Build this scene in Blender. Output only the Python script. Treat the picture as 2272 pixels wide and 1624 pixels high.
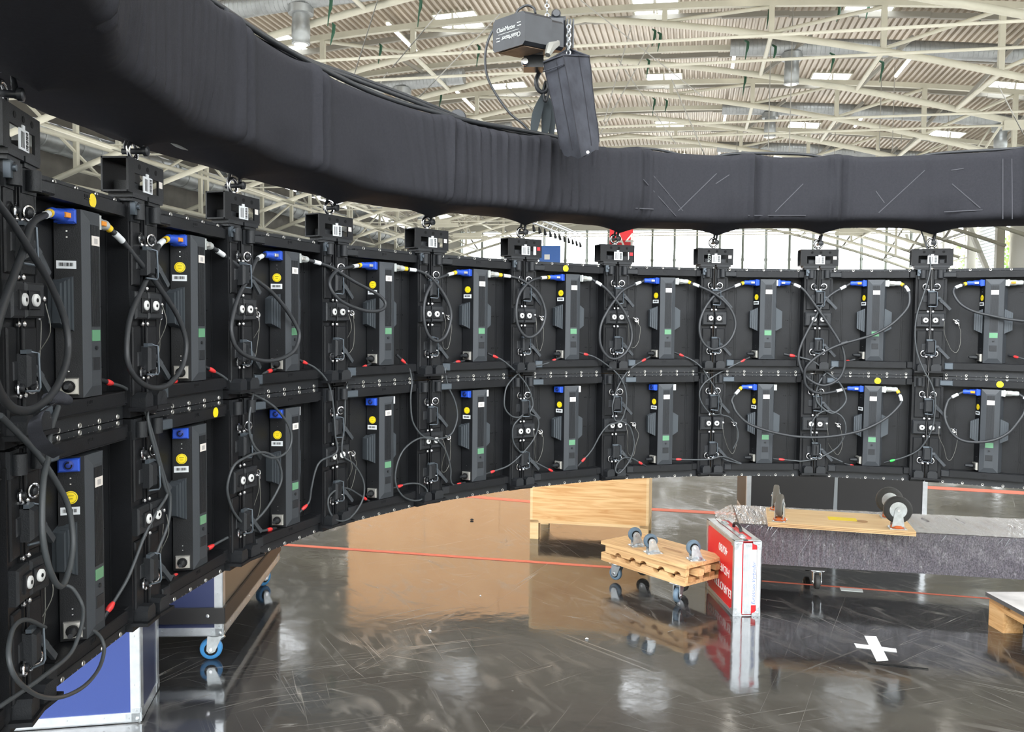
import bpy, bmesh, math, random
from mathutils import Vector, Matrix
random.seed(4)
sc = bpy.context.scene
for o in list(bpy.data.objects): bpy.data.objects.remove(o)
col = sc.collection
PI = math.pi

# ------------------------------------------------------------------ camera
FPX, PITCH, ROLL, CAMZ = 1902.9, -0.050152, 0.01015, 1.5
cam = bpy.data.objects.new('camera', bpy.data.cameras.new('camera'))
col.objects.link(cam); sc.camera = cam
cam.data.sensor_width = 36; cam.data.lens = FPX / 2272 * 36
cam.data.clip_start = .05; cam.data.clip_end = 600
cam.matrix_world = Matrix.Translation((0, 0, CAMZ)) @ Matrix.Rotation(PI/2 + PITCH, 4, 'X') @ Matrix.Rotation(ROLL, 4, 'Z')

# ------------------------------------------------------------------ sky, light, exposure
world = bpy.data.worlds.new('overcast_sky'); sc.world = world; world.use_nodes = True
bg = world.node_tree.nodes['Background']
bg.inputs[0].default_value = (0.93, 0.97, 1.0, 1); bg.inputs[1].default_value = 8.0
sc.view_settings.view_transform = 'Standard'; sc.view_settings.look = 'None'
sc.view_settings.gamma = 1; sc.view_settings.use_curve_mapping = False
sc.view_settings.exposure = 0.2
HAZ = math.radians(11.9)                         # the hall's long axis, turned from the view
def HP(x, y, z=0):                               # hall coordinates (across, along, above floor) to world
    return Vector((x*math.cos(HAZ) + y*math.sin(HAZ), -x*math.sin(HAZ) + y*math.cos(HAZ), z))
def area(name, x, y, z, sx, sy, power, rx=0.0, color=(1, .98, .95)):
    l = bpy.data.lights.new(name, 'AREA'); l.shape = 'RECTANGLE'; l.size = sx; l.size_y = sy
    l.energy = power; l.color = color
    o = bpy.data.objects.new(name, l); col.objects.link(o)
    o.location = HP(x, y, z); o.rotation_euler = (rx, 0, -HAZ)
    return o
area('added_roof_fill', -5, 55, 9.0, 50, 90, 17000, PI)         # added fill without a fixture, faces the roof
area('added_roof_fill', -5, -8, 6.0, 40, 25, 1500, PI)  # second added fill for the roof, behind the camera
area('added_wall_fill', 0, -7, 9, 24, 6, 560, math.radians(58), (.82, .9, 1))   # added fill, high behind the camera, towards the wall

# ------------------------------------------------------------------ helpers
def ray(px, py):
    u = px - 1136; v = py - 812
    c, s = math.cos(-ROLL), math.sin(-ROLL)
    u, v = u*c - v*s, u*s + v*c
    x, yy, zz = u/FPX, 1.0, -v/FPX
    cp, sp = math.cos(PITCH), math.sin(PITCH)
    return Vector((x, yy*cp - zz*sp, yy*sp + zz*cp))
def G(px, py, z=0.0):                            # point at height z that the photo shows at px, py
    d = ray(px, py); t = (z - CAMZ) / d.z
    return Vector((0, 0, CAMZ)) + d*t
def D(px, py, y):                                # point at depth y
    d = ray(px, py)
    return Vector((0, 0, CAMZ)) + d*(y/d.y)

def mat(name, color, rough=.5, metal=0.0, noise=0.0, nscale=30, bump=0.0, bscale=200, emit=None, estr=1, coat=0, spec=.5, stretch=None, trans=0):
    m = bpy.data.materials.new(name); m.use_nodes = True
    nt = m.node_tree; b = nt.nodes['Principled BSDF']
    b.inputs['Base Color'].default_value = (*color, 1); b.inputs['Roughness'].default_value = rough
    b.inputs['Metallic'].default_value = metal; b.inputs['Coat Weight'].default_value = coat
    b.inputs['Specular IOR Level'].default_value = spec
    if emit: b.inputs['Emission Color'].default_value = (*emit, 1); b.inputs['Emission Strength'].default_value = estr
    if noise or bump:
        tc = nt.nodes.new('ShaderNodeTexCoord'); mp = nt.nodes.new('ShaderNodeMapping')
        nt.links.new(tc.outputs['Object'], mp.inputs[0])
        if stretch: mp.inputs['Scale'].default_value = stretch
    if noise:
        n = nt.nodes.new('ShaderNodeTexNoise'); n.inputs['Scale'].default_value = nscale; n.inputs['Detail'].default_value = 5
        nt.links.new(mp.outputs[0], n.inputs['Vector'])
        r = nt.nodes.new('ShaderNodeValToRGB')
        r.color_ramp.elements[0].position = .3; r.color_ramp.elements[1].position = .7
        r.color_ramp.elements[0].color = (*[max(0, c*(1-noise)) for c in color], 1)
        r.color_ramp.elements[1].color = (*[min(1, c*(1+noise)) for c in color], 1)
        nt.links.new(n.outputs[0], r.inputs[0]); nt.links.new(r.outputs[0], b.inputs['Base Color'])
    if bump:
        n2 = nt.nodes.new('ShaderNodeTexNoise'); n2.inputs['Scale'].default_value = bscale; n2.inputs['Detail'].default_value = 3
        nt.links.new(mp.outputs[0], n2.inputs['Vector'])
        bp = nt.nodes.new('ShaderNodeBump'); bp.inputs['Strength'].default_value = bump; bp.inputs['Distance'].default_value = .002
        nt.links.new(n2.outputs[0], bp.inputs['Height']); nt.links.new(bp.outputs[0], b.inputs['Normal'])
    return m

M = {}
M['black'] = mat('black_powder_coat', (.0085, .009, .0105), .46, spec=.35, noise=.3, nscale=9, bump=.25, bscale=500)
M['black2'] = mat('black_cast_metal', (.014, .0155, .018), .5, bump=.3, bscale=400)
M['charcoal'] = mat('charcoal_plastic', (.042, .047, .053), .55, bump=.2, bscale=500)
M['fin'] = mat('grey_fin_aluminium', (.065, .075, .085), .5, .3)
M['steelblue'] = mat('bare_grey_latch', (.11, .13, .15), .45, .5)
M['rubber'] = mat('black_rubber_cable', (.03, .032, .035), .45)
M['thin'] = mat('grey_cable_jacket', (.06, .066, .07), .45)
M['chrome'] = mat('chrome', (.75, .75, .77), .22, 1)
M['nickel'] = mat('nickel_plate', (.6, .58, .54), .35, .8)
M['zinc'] = mat('zinc_plate', (.55, .58, .6), .35, .85, noise=.15, nscale=40)
M['blue'] = mat('blue_connector_plastic', (.025, .09, .55), .35)
M['grey_plug'] = mat('grey_connector_plastic', (.5, .52, .5), .4)
M['white'] = mat('white_label', (.75, .77, .78), .5)
M['cream_label'] = mat('cream_label', (.8, .74, .68), .5)
M['greywhite'] = mat('white_dial_plastic', (.78, .78, .76), .4)
M['orange'] = mat('orange_latch_plastic', (.85, .3, .02), .4)
M['yellow'] = mat('yellow_sticker', (.95, .72, .01), .45)
M['yellow2'] = mat('yellow_tape', (.95, .62, .03), .45)
M['red'] = mat('red_cable_boot', (.75, .04, .04), .4)
M['green'] = mat('green_cable_boot', (.05, .6, .1), .4)
M['lcd'] = mat('green_display', (.13, .3, .17), .25)
M['print'] = mat('black_print', (.02, .02, .02), .6)
M['hole'] = mat('dark_hole', (.003, .003, .003), .9)
M['fabric'] = mat('black_stretch_fabric', (.029, .029, .034), .85, noise=.08, nscale=120, bump=.5, bscale=900, spec=.2)
M['fabric2'] = mat('pale_fabric_ridge', (.085, .085, .095), .8, spec=.2)  # lighter grey for the truss braces that show through the cloth
M['hoist'] = mat('hoist_black_paint', (.02, .022, .026), .38, noise=.25, nscale=20)
M['hoist_brown'] = mat('dusty_brown_plate', (.3, .2, .13), .6, noise=.25, nscale=25)
M['bag'] = mat('dark_grey_bag_fabric', (.05, .052, .062), .85, noise=.3, nscale=14, bump=.5, bscale=500, spec=.2)
M['sling'] = mat('dark_webbing', (.04, .05, .055), .8)
M['cream'] = mat('cream_painted_steel', (.46, .445, .36), .5, noise=.08, nscale=1.2)
M['grey_steel'] = mat('grey_painted_steel', (.22, .21, .18), .6)
M['deck'] = mat('corrugated_roof_sheet', (.44, .385, .31), .33, .5, noise=.12, nscale=.6)
M['duct'] = mat('galvanised_duct', (.3, .315, .315), .42, .6, noise=.15, nscale=2)
M['tube'] = mat('lamp_tube', (1, 1, 1), .4, emit=(1, .93, .82), estr=5)
M['wire'] = mat('steel_wire', (.25, .245, .22), .5, .3)
M['green_strap'] = mat('green_strap', (.01, .06, .03), .7)
M['wall'] = mat('cream_wall', (.62, .6, .52), .6)
M['sign_red'] = mat('red_banner', (.75, .03, .04), .5)
M['sign_white'] = mat('white_lettering', (.85, .85, .8), .5)
M['banner_blue'] = mat('blue_banner', (.05, .16, .5), .5)
M['alu'] = mat('aluminium_profile', (.62, .64, .66), .32, .8, noise=.08, nscale=30)
M['alu_dark'] = mat('dark_aluminium', (.3, .32, .33), .4, .8)  # darker grey aluminium for the centre profile and board edge
M['case_blue'] = mat('blue_laminate', (.028, .05, .19), .4, bump=.2, bscale=300)
M['case_navy'] = mat('navy_laminate', (.02, .026, .07), .4)
M['case_brown'] = mat('brown_laminate', (.13, .105, .08), .3)
M['case_black'] = mat('black_laminate', (.016, .015, .015), .4)
M['case_red'] = mat('red_laminate', (.68, .015, .02), .35)
M['wheel_blue'] = mat('blue_rubber_tyre', (.05, .25, .55), .5)
M['wheel_bluegrey'] = mat('blue_grey_tyre', (.1, .15, .2), .5)
M['wheel_dark'] = mat('dark_tyre', (.035, .035, .033), .6)
M['wheel_grey'] = mat('worn_grey_tyre', (.16, .145, .12), .7)
M['primer'] = mat('orange_primer', (.6, .13, .03), .6)
M['tape_white'] = mat('white_floor_tape', (.8, .82, .8), .5)
M['line_red'] = mat('red_floor_line', (.62, .15, .09), .6)
M['felt'] = None

def wood(name, c1, c2, scale=(1, 14, 14), knots=True, rough=.55):
    m = bpy.data.materials.new(name); m.use_nodes = True; nt = m.node_tree; b = nt.nodes['Principled BSDF']
    tc = nt.nodes.new('ShaderNodeTexCoord'); mp = nt.nodes.new('ShaderNodeMapping'); mp.inputs['Scale'].default_value = scale
    nt.links.new(tc.outputs['Object'], mp.inputs[0])
    n = nt.nodes.new('ShaderNodeTexNoise'); n.inputs['Scale'].default_value = 3; n.inputs['Detail'].default_value = 8; n.inputs['Distortion'].default_value = 1.2
    nt.links.new(mp.outputs[0], n.inputs['Vector'])
    r = nt.nodes.new('ShaderNodeValToRGB'); e = r.color_ramp.elements
    e[0].position = .3; e[0].color = (*c2, 1); e[1].position = .65; e[1].color = (*c1, 1)
    nt.links.new(n.outputs[0], r.inputs[0]); nt.links.new(r.outputs[0], b.inputs['Base Color'])
    b.inputs['Roughness'].default_value = rough
    return m
M['ply'] = wood('orange_plywood', (.78, .5, .24), (.55, .27, .09))
M['pine'] = wood('pale_pine', (.72, .47, .23), (.45, .24, .1))
M['pine_dark'] = wood('weathered_pine', (.5, .28, .12), (.28, .13, .05))
M['birch'] = wood('birch_board', (.78, .56, .3), (.66, .42, .2))
M['booth'] = wood('tan_booth_board', (.8, .47, .23), (.7, .38, .17), (1, 1, 4))

# ------------------------------------------------------------------ mesh builder
class MB:
    def __init__(s): s.v = []; s.f = []; s.sm = []
    def add(s, vs, fs, smooth=False, m=None):
        n = len(s.v)
        s.v += [tuple(m @ Vector(p)) if m else tuple(p) for p in vs]
        s.f += [tuple(i+n for i in f) for f in fs]; s.sm += [smooth]*len(fs)
        return s
    def box(s, x0, x1, y0, y1, z0, z1, m=None, ch=0.0):
        if ch <= 0:
            vs = [(x, y, z) for x in (x0, x1) for y in (y0, y1) for z in (z0, z1)]
            return s.add(vs, [(0,1,3,2),(4,6,7,5),(0,4,5,1),(2,3,7,6),(0,2,6,4),(1,5,7,3)], False, m)
        # chamfered towards -y
        vs = [(x0,y1,z0),(x1,y1,z0),(x1,y1,z1),(x0,y1,z1),
              (x0,y0+ch,z0),(x1,y0+ch,z0),(x1,y0+ch,z1),(x0,y0+ch,z1),
              (x0+ch,y0,z0+ch),(x1-ch,y0,z0+ch),(x1-ch,y0,z1-ch),(x0+ch,y0,z1-ch)]
        fs = [(0,3,2,1)]
        for i in range(4):
            j = (i+1) % 4
            fs += [(i,j,4+j,4+i),(4+i,4+j,8+j,8+i)]
        fs.append((8,9,10,11))
        return s.add(vs, fs, False, m)
    def prism(s, poly, y0, y1, m=None):               # polygon in x,z (counter-clockwise seen from -y), extruded in y
        n = len(poly)
        vs = [(x, y0, z) for x, z in poly] + [(x, y1, z) for x, z in poly]
        fs = [tuple(range(n)), tuple(range(2*n-1, n-1, -1))]
        fs += [(i, n+i, n+(i+1) % n, (i+1) % n) for i in range(n)]
        return s.add(vs, fs, False, m)
    def tube(s, pts, r, n=8, cap=True, smooth=True, m=None):
        pts = [Vector(p) for p in pts]; k = len(pts)
        rs = r if isinstance(r, (list, tuple)) else [r]*k
        vs = []; up = None
        for i, p in enumerate(pts):
            t = (pts[min(i+1, k-1)] - pts[max(i-1, 0)])
            t = t.normalized() if t.length > 1e-9 else Vector((0, 0, 1))
            if up is None:
                up = Vector((0, 0, 1)) if abs(t.z) < .9 else Vector((1, 0, 0))
            a = (up - t*up.dot(t)).normalized(); up = a; b = t.cross(a)
            for j in range(n):
                q = 2*PI*j/n
                vs.append(p + (a*math.cos(q) + b*math.sin(q))*rs[i])
        fs = []
        for i in range(k-1):
            for j in range(n):
                fs.append((i*n+j, i*n+(j+1) % n, (i+1)*n+(j+1) % n, (i+1)*n+j))
        s.add(vs, fs, smooth, m)
        if cap:
            s.add(vs[:n], [tuple(range(n-1, -1, -1))], False, m); s.add(vs[-n:], [tuple(range(n))], False, m)
        return s
    def cyl(s, p0, p1, r, n=12, m=None): return s.tube([p0, p1], r, n, True, True, m)
    def bar(s, p0, p1, w, h):                         # rectangular bar, w sideways, h up
        p0 = Vector(p0); p1 = Vector(p1); t = (p1-p0).normalized()
        up = Vector((0, 0, 1)) if abs(t.z) < .95 else Vector((1, 0, 0))
        a = t.cross(up).normalized()*w/2; b = a.cross(t).normalized()*h/2
        vs = [q+sa*a+sb*b for q in (p0, p1) for sa, sb in ((-1,-1),(1,-1),(1,1),(-1,1))]
        return s.add(vs, [(3,2,1,0),(4,5,6,7),(0,1,5,4),(1,2,6,5),(2,3,7,6),(3,0,4,7)])
    def torus(s, c, ax, R, r, n=20, k=6, a0=0, a1=2*PI, m=None):
        c = Vector(c); ax = Vector(ax).normalized()
        u = ax.orthogonal().normalized(); w = ax.cross(u)
        full = abs(a1-a0-2*PI) < 1e-6
        pts = [c + (u*math.cos(a0+(a1-a0)*i/n) + w*math.sin(a0+(a1-a0)*i/n))*R for i in range(n+1)]
        return s.tube(pts, r, k, not full, True, m)
    def lathe(s, c, ax, prof, n=20, m=None):          # prof: (along axis, radius)
        c = Vector(c); ax = Vector(ax).normalized()
        u = ax.orthogonal().normalized(); w = ax.cross(u); vs = []
        for a, r in prof:
            for j in range(n):
                q = 2*PI*j/n; vs.append(c + ax*a + (u*math.cos(q) + w*math.sin(q))*r)
        k = len(prof); fs = []
        for i in range(k-1):
            for j in range(n): fs.append((i*n+j, i*n+(j+1) % n, (i+1)*n+(j+1) % n, (i+1)*n+j))
        s.add(vs, fs, True, m)
        s.add(vs[:n], [tuple(range(n-1, -1, -1))], False, m); s.add(vs[-n:], [tuple(range(n))], False, m)
        return s
    def ball(s, c, r, n=10, m=None):
        return s.lathe(c, (0, 0, 1), [(-r*math.cos(a), max(1e-4, r*math.sin(a))) for a in [PI*i/6 for i in range(7)]], n, m)
    def build(s, name, material, parent=None, loc=None, label=None, bevel=0):
        me = bpy.data.meshes.new(name); me.from_pydata(s.v, [], s.f); me.update()
        me.polygons.foreach_set('use_smooth', s.sm)
        bm = bmesh.new(); bm.from_mesh(me)
        bmesh.ops.remove_doubles(bm, verts=bm.verts, dist=1e-6)
        bmesh.ops.recalc_face_normals(bm, faces=bm.faces); bm.to_mesh(me); bm.free()
        if any(s.sm): me.set_sharp_from_angle(angle=math.radians(50))
        me.materials.append(material)
        o = bpy.data.objects.new(name, me); col.objects.link(o)
        if parent: o.parent = parent
        if loc: o.location = loc
        if label: o['label'] = label
        if bevel:
            bv = o.modifiers.new('edge', 'BEVEL'); bv.width = bevel; bv.segments = 2; bv.limit_method = 'ANGLE'
        return o

def tag(o, label, cat, group=None, kind=None):
    o['label'] = label; o['category'] = cat
    if group: o['group'] = group
    if kind: o['kind'] = kind
    return o
def thing(name, label, cat, loc=(0, 0, 0), rz=0.0, group=None):
    o = bpy.data.objects.new(name, None); col.objects.link(o); o.empty_display_size = .1
    o.location = loc; o.rotation_euler = (0, 0, rz)
    return tag(o, label, cat, group)
def struct(o): o['kind'] = 'structure'; return o
def kids(o): return [c for c in bpy.data.objects if c.parent == o]
CH = {}
def copy_tree(o, parent=None, skip=(), only=None):
    c = o.copy(); col.objects.link(c)
    if parent: c.parent = parent
    for ch in CH.get(o.name) or kids(o):
        if ch.name.split('.')[0] in skip: continue
        copy_tree(ch, c, skip)
    return c
def catmull(pts, n=8):
    P = [Vector(p) for p in pts]; P = [P[0]*2-P[1]] + P + [P[-1]*2-P[-2]]; out = []
    for i in range(1, len(P)-2):
        for k in range(n):
            t = k/n; a, b, c, d = P[i-1:i+3]
            out.append(.5*((2*b) + (c-a)*t + (2*a-5*b+4*c-d)*t*t + (3*b-a-3*c+d)*t**3))
    out.append(P[-2]); return out
FONT = None
def text_mesh(body, size, material, name, parent, matrix, width=None, ext=.0008, label=None, shear=0):
    cu = bpy.data.curves.new('t', 'FONT'); cu.body = body; cu.size = size; cu.extrude = ext
    cu.align_x = 'CENTER'; cu.align_y = 'CENTER'; cu.resolution_u = 3; cu.shear = shear
    t = bpy.data.objects.new('t', cu); col.objects.link(t)
    me = bpy.data.meshes.new_from_object(t.evaluated_get(bpy.context.evaluated_depsgraph_get()))
    bpy.data.objects.remove(t)
    if width:
        xs = [v.co.x for v in me.vertices]; k = width/max(1e-6, max(xs)-min(xs))
        for v in me.vertices: v.co.x *= k
    me.transform(matrix); me.materials.clear(); me.materials.append(material); me.name = name
    o = bpy.data.objects.new(name, me); col.objects.link(o); o.parent = parent
    if label: o['label'] = label
    return o
ORD = ['first', 'second', 'third', 'fourth', 'fifth', 'sixth', 'seventh', 'eighth', 'ninth', 'tenth', 'eleventh', 'twelfth', 'thirteenth', 'fourteenth']
# ================================================================== the hall
# floor
def floor_mat():
    m = bpy.data.materials.new('black_glossy_hall_floor'); m.use_nodes = True; nt = m.node_tree; N = nt.nodes; L = nt.links
    b = N['Principled BSDF']; tc = N.new('ShaderNodeTexCoord')
    def noise(scale, detail, st=(1, 1, 1), rot=0, dist=0):
        mp = N.new('ShaderNodeMapping'); mp.vector_type = 'TEXTURE'; mp.inputs['Scale'].default_value = [1/q for q in st]; mp.inputs['Rotation'].default_value = (0, 0, rot)
        L.new(tc.outputs['Object'], mp.inputs[0])
        n = N.new('ShaderNodeTexNoise'); n.inputs['Scale'].default_value = scale; n.inputs['Detail'].default_value = detail; n.inputs['Distortion'].default_value = dist
        L.new(mp.outputs[0], n.inputs['Vector']); return n.outputs[0]
    def ramp(src, p0, p1, c0=0, c1=1):
        r = N.new('ShaderNodeMapRange'); r.inputs[1].default_value = p0; r.inputs[2].default_value = p1
        r.inputs[3].default_value = c0; r.inputs[4].default_value = c1; L.new(src, r.inputs[0]); return r.outputs[0]
    def mx(a, bb, op='MAXIMUM'):
        q = N.new('ShaderNodeMath'); q.operation = op
        for i, x in enumerate((a, bb)):
            if isinstance(x, (int, float)): q.inputs[i].default_value = x
            else: L.new(x, q.inputs[i])
        return q.outputs[0]
    patch = noise(1.3, 6, dist=.5)
    scr = None                                   # scratches: ridges of stretched, rotated noise
    for i, (rot, sc_) in enumerate(((.3, 2.2), (1.1, 1.7), (1.9, 2.6), (2.7, 1.9), (.75, 3.4), (.5, 4.5), (2.2, 4))):
        n = noise(sc_*2.6, 2, (1, .022, 1), rot, .0)
        d = mx(mx(n, .5, 'SUBTRACT'), 0, 'ADD'); ab = N.new('ShaderNodeMath'); ab.operation = 'ABSOLUTE'; L.new(d, ab.inputs[0])
        line = ramp(ab.outputs[0], .0, .0035, 1, 0)
        msk = ramp(noise(1.6, 3, (1, .5, 1), rot=rot+i), .48, .66)
        li = mx(line, msk, 'MULTIPLY')
        scr = li if scr is None else mx(scr, li)
    scuff = mx(ramp(noise(9, 8, (1, .4, 1), .5, 1.5), .5, .72), ramp(patch, .4, .6), 'MULTIPLY')
    spots = ramp(noise(38, 2), .76, .79)
    dirt = mx(mx(mx(scr, .5, 'MULTIPLY'), mx(scuff, .3, 'MULTIPLY')), mx(spots, .5, 'MULTIPLY'))
    mixc = N.new('ShaderNodeMixRGB'); L.new(dirt, mixc.inputs[0])
    mixc.inputs[1].default_value = (.02, .02, .021, 1); mixc.inputs[2].default_value = (.3, .28, .25, 1)
    L.new(mixc.outputs[0], b.inputs['Base Color'])
    rg = mx(ramp(patch, .35, .7, .06, .13), mx(mx(scuff, .18, 'MULTIPLY'), mx(scr, .25, 'MULTIPLY')), 'ADD')
    L.new(rg, b.inputs['Roughness'])
    b.inputs['IOR'].default_value = 2.0
    bp = N.new('ShaderNodeBump'); bp.inputs['Strength'].default_value = .12; bp.inputs['Distance'].default_value = .01
    L.new(mx(noise(5, 3), mx(dirt, .1, 'MULTIPLY'), 'ADD'), bp.inputs['Height']); L.new(bp.outputs[0], b.inputs['Normal'])
    return m
M['floor'] = floor_mat()
g = MB(); g.add([HP(-37, -40), HP(27.5, -40), HP(27.5, 112), HP(-37, 112)], [(0, 1, 2, 3)])
struct(g.build('floor', M['floor']))
M['apron'] = mat('outdoor_concrete', (.42, .42, .4), .8, noise=.15, nscale=.5)
g = MB(); g.add([(-350, -300, -.03), (350, -300, -.03), (350, 350, -.03), (-350, 350, -.03)], [(0, 1, 2, 3)])
struct(g.build('ground', M['apron']))

RX = -5.0                                        # ridge line across-position
def droop(x): return .0030*(x-RX)**2
ZD, ZU = CAMZ + 14.7, CAMZ + 13.9                # deck and upper chord at the ridge
X0, X1, YA, YB = -35.0, 25.5, -6.0, 110.0
sky_x = [RX + 3 + 9.4*k for k in (-3, -2, -1, 0, 1, 2)]
sky_y = [5, 17, 29, 41, 53, 65, 77, 89, 101]
# roof deck: folded sheet, ribs along the hall, openings for the skylights
pitch = .3; prof = [(0, 0), (.1, 0), (.14, .13), (.26, .13)]
g = MB(); xs = []
x = X0
while x < X1:
    for dx, dz in prof: xs.append((x+dx, dz))
    x += pitch
ycut = []
for i in range(len(xs)-1):
    (xa, za), (xb, zb) = xs[i], xs[i+1]
    xm = (xa+xb)/2
    hole = any(abs(xm-sx) < 1.05 for sx in sky_x)
    segs = []
    if hole:
        y = YA
        for sy in sky_y:
            segs.append((y, sy-1.3)); y = sy+1.3
        segs.append((y, YB))
    else: segs = [(YA, YB)]
    for a, b_ in segs:
        g.add([HP(xa, a, ZD+za-droop(xa)), HP(xb, a, ZD+zb-droop(xb)), HP(xb, b_, ZD+zb-droop(xb)), HP(xa, b_, ZD+za-droop(xa))], [(0, 1, 2, 3)])
struct(g.build('ceiling', M['deck']))
# skylights
M['pane'] = bpy.data.materials.new('skylight_pane'); M['pane'].use_nodes = True
nt = M['pane'].node_tree; nt.nodes.remove(nt.nodes['Principled BSDF'])
tr = nt.nodes.new('ShaderNodeBsdfTransparent'); tl = nt.nodes.new('ShaderNodeBsdfTranslucent'); mxn = nt.nodes.new('ShaderNodeMixShader')
tl.inputs[0].default_value = (.95, .97, 1, 1); mxn.inputs[0].default_value = .1
nt.links.new(tr.outputs[0], mxn.inputs[1]); nt.links.new(tl.outputs[0], mxn.inputs[2]); nt.links.new(mxn.outputs[0], nt.nodes['Material Output'].inputs[0])
rows = ['nearest', 'second', 'third', 'fourth', 'fifth', 'sixth', 'seventh', 'farthest']
sk_pr = None; n = 0
for j, sy in enumerate(sky_y[1:]):
    for i, sx in enumerate(sky_x):
        if sk_pr is None:
            t = thing('skylight', '', 'skylight')
            f = MB()
            for a in (0, 1):
                sgn = -1 if a == 0 else 1
                f.box(sgn*1.05-.04, sgn*1.05+.04, -1.3, 1.3, -.02, .2); f.box(-1.05, 1.05, sgn*1.3-.04, sgn*1.3+.04, -.02, .2)
            f.box(-.03, .03, -1.3, 1.3, .14, .19)
            f.build('curb', M['cream'], t)
            f = MB(); f.box(-1.05, 1.05, -1.3, 1.3, .2, .22); f.build('pane', M['pane'], t)
            f = MB(); f.box(-.05, .05, -1.36, -1.3, -.75, -.05); f.build('opener_rod', M['sign_white'], t)
            sk_pr = t
        else: t = copy_tree(sk_pr)
        t.location = HP(sx, sy, ZD-droop(sx)); t.rotation_euler = (0, math.atan(.006*(sx-RX)), -HAZ)
        t['label'] = 'square white skylight, %s row, %s from the left' % (rows[j] if j in (0, 7) else rows[j]+' nearest', ORD[i])
        t['group'] = 'roof skylights'

# trusses across the hall
def lowz(s): return .35 + .11*s + .0016*s*s
nodes = [3.5 + 4.5*k for k in range(6)]
def half(mb_fn, sgn): return [(sgn*s) for s in nodes]
def truss(t, light):
    sp = [RX-27] + [RX-s for s in reversed(nodes)] + [RX] + [RX+s for s in nodes] + [RX+29]
    zu = lambda x: ZU - droop(x)
    zl = lambda x: zu(x) - lowz(abs(x-RX)) - (.0 if abs(x-RX) > .1 else 0)
    y = 0
    xs_ = [RX-29+58*i/28 for i in range(29)]
    u = MB()
    for a, b_ in zip(xs_[:-1], xs_[1:]):
        u.bar((a, 0, zu(a)), (b_, 0, zu(b_)), .24, .26)
    u.build('upper_chord', M['cream'], t)
    l = MB(); l.tube([(x, 0, zl(x)) for x in xs_], .15, 10); l.build('lower_chord', M['cream'], t)
    for sgn in (-1, 1):
        for i, s in enumerate(nodes):
            x = RX + sgn*s
            if x < X0+1 or x > X1-.5 or not light: continue
            MB().bar((x, 0, zl(x)), (x, 0, zu(x)), .22, .22).build('post', M['cream'], t)
            if i+1 < len(nodes):
                x2 = RX + sgn*nodes[i+1]
                MB().cyl((x, 0, zl(x)+.1), (x2, 0, zu(x2)-.15), .085, 8).build('diagonal', M['cream'], t)
                
    return t
ty = [26.7 + 6*k for k in range(14)]
proto = [None]
for k, y in enumerate(ty):
    lab = 'cream steel roof truss spanning the hall, %s one going away from the camera' % ORD[k]
    if k == 0:
        t = truss(thing('roof_truss', lab, 'truss'), True); proto[0] = t
    elif k == 1: t = truss(thing('roof_truss', lab, 'truss'), False); proto.append(t)
    else: t = copy_tree(proto[k % 2])
    t['label'] = lab; t['group'] = 'roof trusses across the hall'
    t.location = HP(0, y, 0); t.rotation_euler = (0, 0, -HAZ)
# struts tying each pair of trusses along the hall
for k in range(0, 14, 2):
    y = ty[k]
    t = thing('tie_strut_set', 'row of cream struts joining the %s pair of roof trusses' % ORD[k//2], 'strut', HP(0, y, 0), -HAZ, 'strut rows between paired trusses')
    for sgn in (-1, 1):
        for i, s in enumerate(nodes[1:]):
            x = RX+sgn*s
            if x > X1-1 or x < X0+1: continue
            z = ZU-droop(x)-lowz(s)
            MB().cyl((x, .1, z), (x, 5.9, z), .1, 8).build('strut', M['cream'], t)
            MB().bar((x, 5.9, z), (x+sgn*2.2, 4.6, z+lowz(s)), .16, .16).build('brace', M['grey_steel'], t)
# purlin beams across
for k in range(13):
    y = ty[k]+3.0
    g = MB()
    for i in range(20):
        a = X0+60*i/20; b_ = X0+60*(i+1)/20
        g.bar(HP(a, y, ZD-.25-droop(a)), HP(b_, y, ZD-.2-droop(b_)), .2, .24)
    tag(g.build('purlin', M['grey_steel']), 'dull grey roof beam under the sheeting behind the %s truss' % ORD[k], 'beam', 'grey roof beams')
# tie rods
rod_y = [29.4, 32.1]
n = 0
for k in range(6):
    for ry in rod_y:
        y = ry + 12.1*k
        t = thing('tie_rod', 'long level cream tie rod below the roof, %s nearest' % ORD[n], 'rod', HP(0, y, CAMZ+9.4), -HAZ, 'level tie rods'); n += 1
        MB().cyl((RX-28, 0, 0), (RX+29, 0, 0), .055, 8).build('rod', M['cream'], t)
        for fx in (RX-19, RX+20.5):
            f = MB(); f.box(fx-1.6, fx+1.6, -.14, -.06, -.2, .2); f.box(fx-1.6, fx+1.6, .06, .14, -.2, .2)
            f.build('fork_plate', M['cream'], t)
            MB().cyl((fx, 0, 0), (fx+(1.5 if fx > 0 else -1.5), 0, 2.4), .07, 8).build('hanger', M['cream'], t)
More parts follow.
